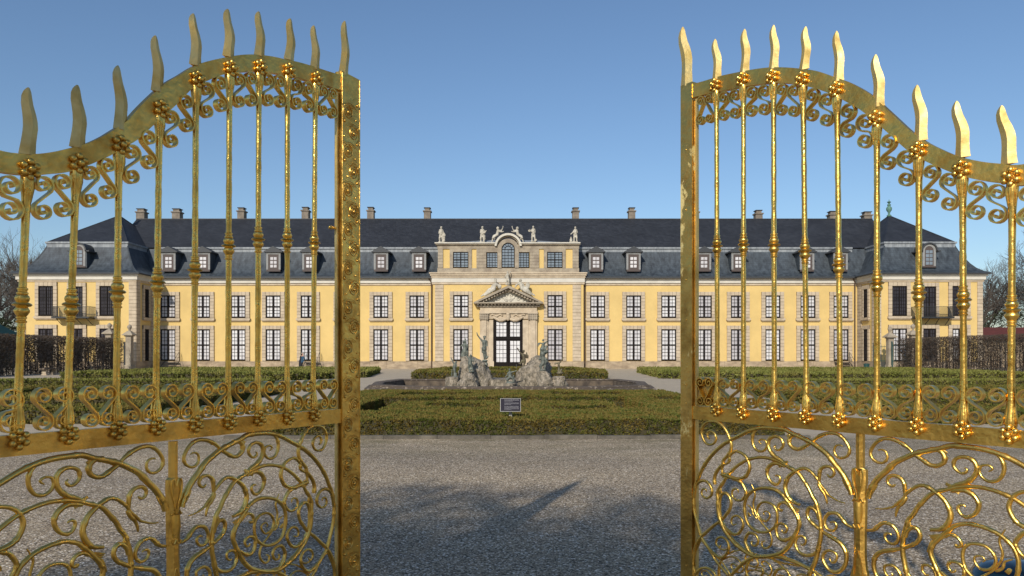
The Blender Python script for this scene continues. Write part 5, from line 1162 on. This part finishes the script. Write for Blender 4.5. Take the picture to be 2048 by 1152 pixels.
        lk = MB(); lk.lathe(leaf.P((a_[0] + b_[0]) / 2, (a_[1] + b_[1]) / 2, -.02), [(.03, 0), (.03, .004), (.02, .009), (.006, .012)], 14, 0, leaf.n); lk.build('boss', M['gold_pale'], lo, smooth=40)
        rv = MB()
        for py in (770, 806, 1130, 420, 300, 560, 640): rv.sphere(leaf.T(1375, py, .012), .0045, 8, 5)
        rv.build('rivet', M['gold'], po_, smooth=50)
    # flames
    def flame(bx_, by_, tx, ty_, wpx, nm='flame_finial'):
        mb = MB(); tab = [(0, -2, 68), (.05, -1, 64), (.2, 7, 58), (.32, 15, 57), (.42, 20, 58), (.52, 17, 57), (.62, 8, 54), (.75, -8, 48), (.86, -12, 41), (.93, -8, 31), (.975, -3, 18), (1, 0, 7)]
        ja, za = leaf.inv(bx_, by_); jb, zb_ = leaf.inv(tx, ty_); gs = leaf.g; u = leaf.u0 * (1 + leaf.c * ja); hp = 85.0; vs = []; fs = []
        wj = wpx * u / 104.0; cosf = abs(leaf.dir.x); side = 1 if leaf.b > 0 else -1; dpj = abs(leaf.b - leaf.a * leaf.c) / (1 + leaf.c * ja) ** 2
        for t, cx, hw in tab:
            jc = ja + (jb - ja) * t + side * cx * wpx / 104.0 / dpj; z = za + (zb_ - za) * t; h_ = hw * wpx / 104.0 / dpj; th = min(.014, hw * wj * .55)
            vs += [leaf.P(jc - h_, z, 0), leaf.P(jc, z, th), leaf.P(jc + h_, z, 0), leaf.P(jc, z, -th)]
        for i in range(len(tab) - 1):
            for k in range(4): fs.append((4 * i + k, 4 * i + (k + 1) % 4, 4 * i + 4 + (k + 1) % 4, 4 * i + 4 + k))
        fs.append((0, 1, 2, 3)); fs.append(tuple(4 * (len(tab) - 1) + k for k in range(4))); mb.add(vs, fs); mb.build(nm, M['gold_pale'], gt, smooth=24 if leaf is RL else 30)
    for bx_, by_, tx, ty_, w_ in d['flames']: flame(bx_, by_ + 2, tx, ty_, w_)
    for jf in (9, 9.95):
        mb = MB(); z0 = railt(jf) - .01; mb.tube(catmull([leaf.P(jf, z0), leaf.P(jf + .06, z0 + .09), leaf.P(jf - .05, z0 + .2), leaf.P(jf, z0 + .27)], 4), [.022, .022, .022, .02, .02, .019, .018, .017, .016, .013, .01, .006, .002], 6, flat=(leaf.n, .6)); mb.build('flame_finial', M['gold_pale'], gt, smooth=40)
    # bars with rosettes, knobs and scrolls
    bars = [(leaf.inv(*t_), leaf.inv(*b_), k_) for t_, b_, k_ in zip(d['flow_t'], d['flow_b'], d['knob'])]
    bars.sort(key=lambda q: q[0][0])
    full = [(a, b, leaf.inv(a[0] * 0 + 1024, 0)[1] * 0 + k_) for a, b, k_ in bars]
    for jf in (9.0, 9.95): full.append(((jf, railb(jf) + .035), (jf, zlt(jf) - .02), None))
    ros = None
    for (jt, ztp), (jb, zbt), kpx in full:
        mb = MB(); Pt, Pb = leaf.P(jt, ztp), leaf.P(jb, zbt); L_ = (Pt - Pb).length; up = (Pt - Pb).normalized()
        r = .0128
        prof_ = [(.020, .02), (.024, .045), (.022, .065), (.018, .09), (.015, .13), (r, .25)]
        nseg = 26
        for i in range(1, nseg): h = .25 + (L_ - .5) * i / nseg; prof_.append((r + .0009 * math.sin(i * 2.3 + jt * 5), h))
        prof_ += [(r, L_ - .25), (.0142, L_ - .13), (.017, L_ - .09), (.021, L_ - .065), (.023, L_ - .045), (.020, L_ - .01)]
        mb.lathe(Pb, prof_, 12, 0, up)
        for e, sg in ((.035, 1), (L_ - .04, -1)):      # leaf collar lines near both ends
            for k in range(5):
                a_ = -1.2 + .6 * k; dv = leaf.n * math.cos(a_) + leaf.dir * math.sin(a_); mb.tube([Pb + up * e + dv * .021, Pb + up * (e + sg * .025) + dv * .021, Pb + up * (e + sg * .075) + dv * .0150], [.003, .0035, .0012], 5)
        bo = mb.build('bar', M['gold_bar'], gt, smooth=50)
        if kpx is None: kz = leaf.inv(*d['knob_ref'])[1]
        else: kz = leaf.inv(1024 + (leaf.a + leaf.b * jt) / (1 + leaf.c * jt), kpx)[1]
        kb = MB(); t_ = (kz - Pb.z) / (Pt.z - Pb.z); c = Pb.lerp(Pt, t_)
        kp_ = [(.0137, -.085), (.019, -.083), (.020, -.076), (.015, -.073), (.0155, -.066), (.0195, -.064), (.0195, -.058), (.016, -.055), (.022, -.046), (.0285, -.034), (.0290, -.026), (.0225, -.014), (.020, -.010), (.033, -.006), (.0375, 0), (.033, .006), (.021, .012), (.0255, .020), (.0275, .030), (.0245, .040), (.0175, .047), (.021, .050), (.021, .056), (.016, .060), (.0165, .068), (.0195, .070), (.0195, .076), (.0137, .080)]
        kb.lathe(c, [(.0127 + (a_ - .0137) * .82, h_ * .76) for a_, h_ in kp_], 18, 0, up); kb.build('knob', M['gold'], bo, smooth=40)
        for (jr, zr, tpz) in ((jt, ztp, 1), (jb, zbt, 0)):
            if kpx is None and tpz == 0: zr = (zlt(jr) + zlb(jr)) / 2 + .01
            q = leaf.P(jr, zr, .018); rs = MB(); rb_ = .0127
            rs.sphere(q + leaf.n * .012, rb_, 10, 7)
            for k in range(6):
                a_ = R(60 * k + 30); rs.sphere(q + leaf.dir * math.cos(a_) * .0255 + Vector((0, 0, math.sin(a_) * .0275)) + leaf.n * (.001 * (k % 2)), rb_ * 1.02, 10, 7)
            rs.lathe(q - leaf.n * .012, [(.022, 0), (.022, .008), (.012, .012)], 12, 0, leaf.n)
            rs.build('rosette', M['gold'], gt, smooth=70)
        hw = .5
    jl = [a[0] for a, b, k_ in full]; ends = [pj1 + .16] + jl + [JH - .03]
    for i in range(len(ends) - 1):
        ja, jb = ends[i], ends[i + 1]; gapj = jb - ja; edge = (i == 0 or i == len(ends) - 2)
        rr = .015 / leaf.g; a2, b2 = ja + (rr if i else 0), jb - (rr if i < len(ends) - 2 else 0); half = (b2 - a2) / 2
        if half * leaf.g < .03: continue
        wdt = half * leaf.g
        side = 1
        for q, (c, isl) in enumerate(((a2 + half / 2, True), (b2 - half / 2, False))):
            hT = .165; zc = railb(c) - hT / 2 - .002
            # near the free end j grows away from it; on the left leaf j runs right to left
            for S_, zc_, hh_ in ((not isl, zc, hT), (isl, zlt(c) + .165 / 2 + .002, .165)):
                SS = S_ if leaf is RL else S_
                mb = MB(); ribbon(mb, leaf, sscroll(leaf, c, zc_, hh_, wdt, SS), .0058, .030, 0); mb.build('scroll', M['gold'], gt, smooth=40)
    # lower scroll panel and its tree-like stem
    stj = STEMR if leaf is RL else STEML
    for flip in (False, True):
        low = MB()
        for q, w0, w1 in strokes(leaf, flip):
            pts = [leaf.P(j, z, 0) for j, z in q]; n = len(pts); k0 = .0034 / 7.2
            rad = []
            for i in range(n):
                t = i / (n - 1); r = (w0 + (w1 - w0) * t) * k0; r *= .55 + .45 * min(1, t * 9, (1 - t) * 9)
                if min(w0, w1) > 12: r = (w0 + (w1 - w0) * t) * k0
                if i % 12 == 6: r *= 1.22
                rad.append(max(r, .0022))
            mb = MB(); mb.tube(pts, rad, 8, 0, True, (leaf.n, 1.15)); mb.build('scroll_branch', M['gold'], gt, smooth=60)
            zc = RL.inv(1536, 1113)[1]; low.tube([leaf.P(j, zc - (z - zc) * .74, 0) for j, z in q if z > zc + .005] or pts[:2], .005, 6, 0, True, (leaf.n, 1.1))
        low.build('lower_scrollwork', M['gold'], gt, smooth=60)
        # acanthus leaf knots
        st_ = stj
        for (cx, cy, ang, ln, wd) in ((600,880,150,95,70),(1420,700,205,150,46),(1570,1350,-35,170,70),(1640,1500,-80,170,46),(510,1090,-100,80,46),(1220,2045,0,70,38),(2330,1010,-58,200,40),(1500,300,120,50,36),(1880,1330,-80,90,34),(1530,1830,-130,120,36),(930,1430,-60,70,26),(640,640,60,50,24)):
            kn = MB()
            for k in range(5):
                o_ = (k - 2) * wd * .27; a_ = R(ang); dx_, dy_ = math.cos(a_), -math.sin(a_); nx_, ny_ = -dy_, dx_
                pp = []
                for t in (-.5, -.2, .15, .5):
                    sp = 1.0 if t > -.3 else .75; x = cx + dx_ * ln * t * 2 * .5 + nx_ * o_ * (.45 + .55 * (t + .5)) * sp; y = cy + dy_ * ln * t * 2 * .5 + ny_ * o_ * (.45 + .55 * (t + .5)) * sp
                    j, z = RL.inv(1370 + x / 7.2, 830 + y / 7.2); dd_ = STEMR - j; pp.append(leaf.P(st_ + (dd_ if flip else -dd_), z, .004))
                kn.tube(catmull(pp, 3), [.0025, .003, .0035, .004, .0043, .0043, .0043, .004, .0035, .0025], 6)
            kn.build('acanthus_leaf', M['gold'], gt, smooth=60)
    def SP(dj, py):      # stem outline point
        j, z = RL.inv(1720, py); return stj + dj, z
    sg = MB(); outl = [(.085, 868), (.085, 934), (.155, 938), (.16, 960), (.13, 985), (.15, 1000), (.14, 1045), (.13, 1070), (.13, 1110), (.16, 1135), (.22, 1155), (.3, 1185), (.3, 1230), (.12, 1270), (.12, 1370)]
    rT = [SP(a * 1.1, b) for a, b in outl]; lT = [SP(-a * 1.1, b) for a, b in outl]
    zz = lambda py: min(RL.inv(1720, py)[1], zlb(stj) + .001)
    rT = [(j, max(min(z, zlb(stj) + .001), .1)) for j, z in rT]; lT = [(j, max(min(z, zlb(stj) + .001), .1)) for j, z in lT]
    vs = []; fs = []
    for (ja, za), (jb, _) in zip(lT, rT):
        w_ = abs(ja - jb); vs += [leaf.P(ja, za, -.012), leaf.P(ja, za, .006), leaf.P(ja + (jb - ja) * .3, za, .018), leaf.P(ja + (jb - ja) * .7, za, .018), leaf.P(jb, za, .006), leaf.P(jb, za, -.012)]
    n = len(rT); fs = [(6 * i + k, 6 * i + (k + 1) % 6, 6 * i + 6 + (k + 1) % 6, 6 * i + 6 + k) for i in range(n - 1) for k in range(6)] + [(5, 4, 3, 2, 1, 0), tuple(6 * (n - 1) + k for k in range(6))]
    sg.add(vs, fs); so = sg.build('stem', M['gold_flat'], gt, smooth=30)
    def orn(p, r): o_ = MB(); o_.tube(p, r, 6); o_.build('stem_ornament', M['gold'], so, smooth=50)
    for s in (-1, 1):
        pts = [SP(s * .01, 950), SP(s * .05, 939), SP(s * .12, 938), SP(s * .145, 948), SP(s * .12, 965), SP(s * .05, 985), SP(0.01 * s, 1000)]; orn(catmull([leaf.P(j, z, .02) for j, z in pts], 4), .0045)
        pts = [SP(s * .03, 1000), SP(s * .09, 996), SP(s * .13, 1002), SP(s * .15, 1000)]; orn(catmull([leaf.P(j, z, .018) for j, z in pts], 4), .004)
        pts = [SP(0, 1048), SP(s * .06, 1056), SP(s * .13, 1050)]; orn(catmull([leaf.P(j, z, .018) for j, z in pts], 4), .004)
        pts = [SP(s * .01, 1100), SP(s * .08, 1120), SP(s * .12, 1150)]; orn(catmull([leaf.P(j, z, .019) for j, z in pts], 4), .003)
    cy_ = [SP(0, p)[1] for p in (1003, 1044)]; co = MB(); co.tube([leaf.P(stj, cy_[0], .010), leaf.P(stj, (cy_[0] + cy_[1]) / 2, .014), leaf.P(stj, cy_[1], .010)], [.020, .021, .017], 12); co.build('collar', M['gold'], so, smooth=50)
    return gt
left = dict(label='open gilded wrought-iron gate leaf on the left, with a wide chased meeting post', ox=0,
    top=[(0,725),(90,738),(170,740),(250,730),(330,712),(410,690),(480,660),(530,630),(600,585),(650,530),(720,460),(790,400),(860,360),(915,325),(975,300),(1070,278),(1150,265),(1220,263),(1300,272),(1360,285),(1430,300),(1500,320),(1560,340),(1632,362)],
    bot=[(0,825),(90,838),(170,841),(250,833),(330,825),(410,798),(480,768),(530,745),(600,703),(650,675),(720,612),(790,550),(860,485),(915,428),(975,396),(1070,358),(1150,347),(1220,344),(1300,350),(1360,360),(1430,375),(1500,395),(1560,411),(1632,435)],
    low_top=[(675, 818), (0, 872)], low_bot=[(675, 846), (0, 915)], slope=-.004,
    flames=[(55,308,57,175,19*1.45),(155,294,155,170,19*1.35),(241,258,236,131,18*1.25),(315,182,311,71,17*1.2),(391,130,387,27,17*1.15),(457,113,456,18,17*1.1),(519,111,518,23,16*1.05),(578,119,581,37,16),(630,137,628,51,15),(687,149,690,42,15)],
    flow_t=[(55,340),(153,328),(238,291),(319,219),(392,160),(459,138),(518,136),(575,142),(631,158)],
    flow_b=[(33,878),(133,868),(232,860),(311,852),(388,847),(456,843),(515,836),(574,834),(626,828)],
    knob=[610, 610, 584, 565, 540, 492, 479, 480, 486], knob_ref=(41, 610))
left['post'] = (LL.inv(717, 700)[0], LL.inv(680, 700)[0], 0); left['ztop'] = LL.inv(697, 150)[1]
right = dict(label='open gilded iron gate leaf on the right, with narrow pale post and lock case', ox=1340,
    top=[(100,407),(150,395),(200,380),(250,365),(330,348),(400,335),(480,325),(560,325),(650,333),(720,345),(790,370),(850,390),(920,425),(980,465),(1040,520),(1100,575),(1160,630),(1230,680),(1300,715),(1370,745),(1440,765),(1520,780),(1600,787),(1700,790)],
    bot=[(100,472),(150,460),(200,448),(250,438),(330,422),(400,410),(480,400),(560,400),(650,412),(720,432),(790,458),(850,490),(920,530),(980,578),(1040,630),(1100,685),(1160,735),(1230,775),(1300,806),(1370,835),(1440,855),(1520,870),(1600,880),(1700,890)],
    low_top=[(1388, 811.5), (2048, 861)], low_bot=[(1388, 838), (2048, 897)],
    flames=[(1374,170,1365,54,19),(1434,157,1430,78,15),(1489,144,1489,58,16),(1547,136,1547,50,16),(1608,138,1611,53,17),(1677,161,1673,62,18),(1757,212,1751,109,18*1.15),(1842,280,1834,170,18*1.25),(1926,313,1913,202,19*1.3),(2019,326,2003,211,20*1.35)],
    flow_t=[(2025,355),(1925,340),(1838,302),(1754,238),(1674,180),(1606,160),(1547,155),(1487,160),(1433,172)],
    flow_b=[(2022,868),(1928,859),(1837,852),(1754,845),(1681,839),(1613.5,833),(1549,828),(1487,825),(1435,819)],
    knob=[620, 600, 585, 566, 530, 502, 490, 489, 492], knob_ref=(2027, 620))
right['post'] = (RL.inv(1364, 700)[0], RL.inv(1387, 700)[0], 0); right['ztop'] = RL.inv(1376, 168)[1]
build_leaf(LL, left); build_leaf(RL, right)

# rounded teal bin beside the right leaf
bx, by = 2.32, 3.42; zt_ = Z_(1121, by)
t = thing('waste_container', 'glossy dark teal container with rounded lid at the bottom right corner behind the gate', 'container', (bx, by, 0))
b = MB(); b.lathe((bx, by, 0), [(.17, 0), (.185, .02), (.20, zt_ - .16)], 32); b.build('body', M['teal_gloss'], t, smooth=40)
b = MB(); b.lathe((bx, by, zt_ - .16), [(.21, 0), (.215, .03), (.21, .07), (.19, .105), (.15, .135), (.09, .152), (.03, .159), (.002, .16)], 32); lid = b.build('lid', M['teal_gloss'], t, smooth=60)
b = MB(); b.lathe((bx, by, zt_ - .165), [(.219, 0), (.219, .012)], 32); b.build('seal', M['black'], lid)
# evergreens behind the viewer: one shades the gravel, a row added for dark reflections
def evergreen(seed, rx, rz, zc, n, leaf=.16):
    rnd = random.Random(seed); tr = MB(); tr.tube([(0, 0, -.1), (.1, 0, zc * .5), (0, .1, zc + rz * .6)], [.24, .18, .05], 8)
    cr = MB(); lobes = [(rnd.uniform(-.6, .6) * rx, rnd.uniform(-.6, .6) * rx, zc + rnd.uniform(-.5, .5) * rz, rnd.uniform(.35, .55)) for _ in range(16)]
    for lx, ly, lz, lr in lobes: tr.tube([(0, 0, zc * .62), (lx * .5, ly * .5, (lz + zc * .7) / 2), (lx, ly, lz)], [.09, .06, .02], 5)
    for i in range(n):
        lx, ly, lz, lr = rnd.choice(lobes); d = Vector((rnd.gauss(0, 1), rnd.gauss(0, 1), rnd.gauss(0, 1))).normalized() * rnd.random() ** .4
        c = Vector((lx + d.x * lr * rx, ly + d.y * lr * rx, lz + d.z * lr * rz * 1.3)); s_ = rnd.uniform(.6, 1.3) * leaf
        q = Vector((rnd.gauss(0, 1), rnd.gauss(0, 1), rnd.gauss(0, 1))).normalized(); e = q.orthogonal().normalized(); cr.add([c - e * s_ * .4, c + q * s_ * .6, c + e * s_ * .4, c - q * s_ * .5], [(0, 1, 2, 3)])
    o1 = tr.build('trunk', M['bark'], None, loc=(0, 0, 0), smooth=60); o2 = cr.build('crown', M['ever'], None, loc=(0, 0, 0)); d = (o1.data, o2.data); bpy.data.objects.remove(o1); bpy.data.objects.remove(o2); return d
TM.append(evergreen(5, 3.2, 1.7, 8.0, 13000, .13)); TM.append(evergreen(6, 4.2, 3.6, 5.6, 9000, .3))
tree(-4.7, -6.9, 2, 0, .92, 'round-crowned evergreen close behind the viewer', 'near avenue trees behind the viewer')
for i, (x, y) in enumerate(((-27, -27), (-18, -28), (-9, -27), (0, -29), (9, -27), (18, -28), (27, -27), (36, -24), (-36, -24))):
    tree(x, y, 3, i * 47, 1.15, 'dense evergreen in the unseen row added far behind the viewer to darken reflections', 'evergreens added behind the viewer for dark reflections')
# loose stones lying on the gravel
rnd = random.Random(12); b = MB()
for i in range(14000):
    y = 2.2 + 11.5 * rnd.random() ** 1.3; x = rnd.uniform(-.72, .72) * y; r = rnd.uniform(.003, .0085); c = Vector((x, y, r * .45)); a_ = rnd.uniform(0, 3.1); ca_, sa_ = math.cos(a_) * r, math.sin(a_) * r; k = rnd.uniform(.5, .9)
    vs = [c + Vector((ca_, sa_, 0)), c + Vector((-sa_ * k, ca_ * k, 0)), c + Vector((-ca_, -sa_, 0)), c + Vector((sa_ * k, -ca_ * k, 0)), c + Vector((ca_ * .2, sa_ * .2, r * .7))]
    b.add(vs, [(0, 1, 4), (1, 2, 4), (2, 3, 4), (3, 0, 4)], 0 if rnd.random() < .6 else 1)
tag(b.build('loose_gravel', [M['kerb'], M['plinth']], None, loc=(0, 8, 0)), 'loose stones scattered over the gravel court', 'gravel', None, 'stuff')
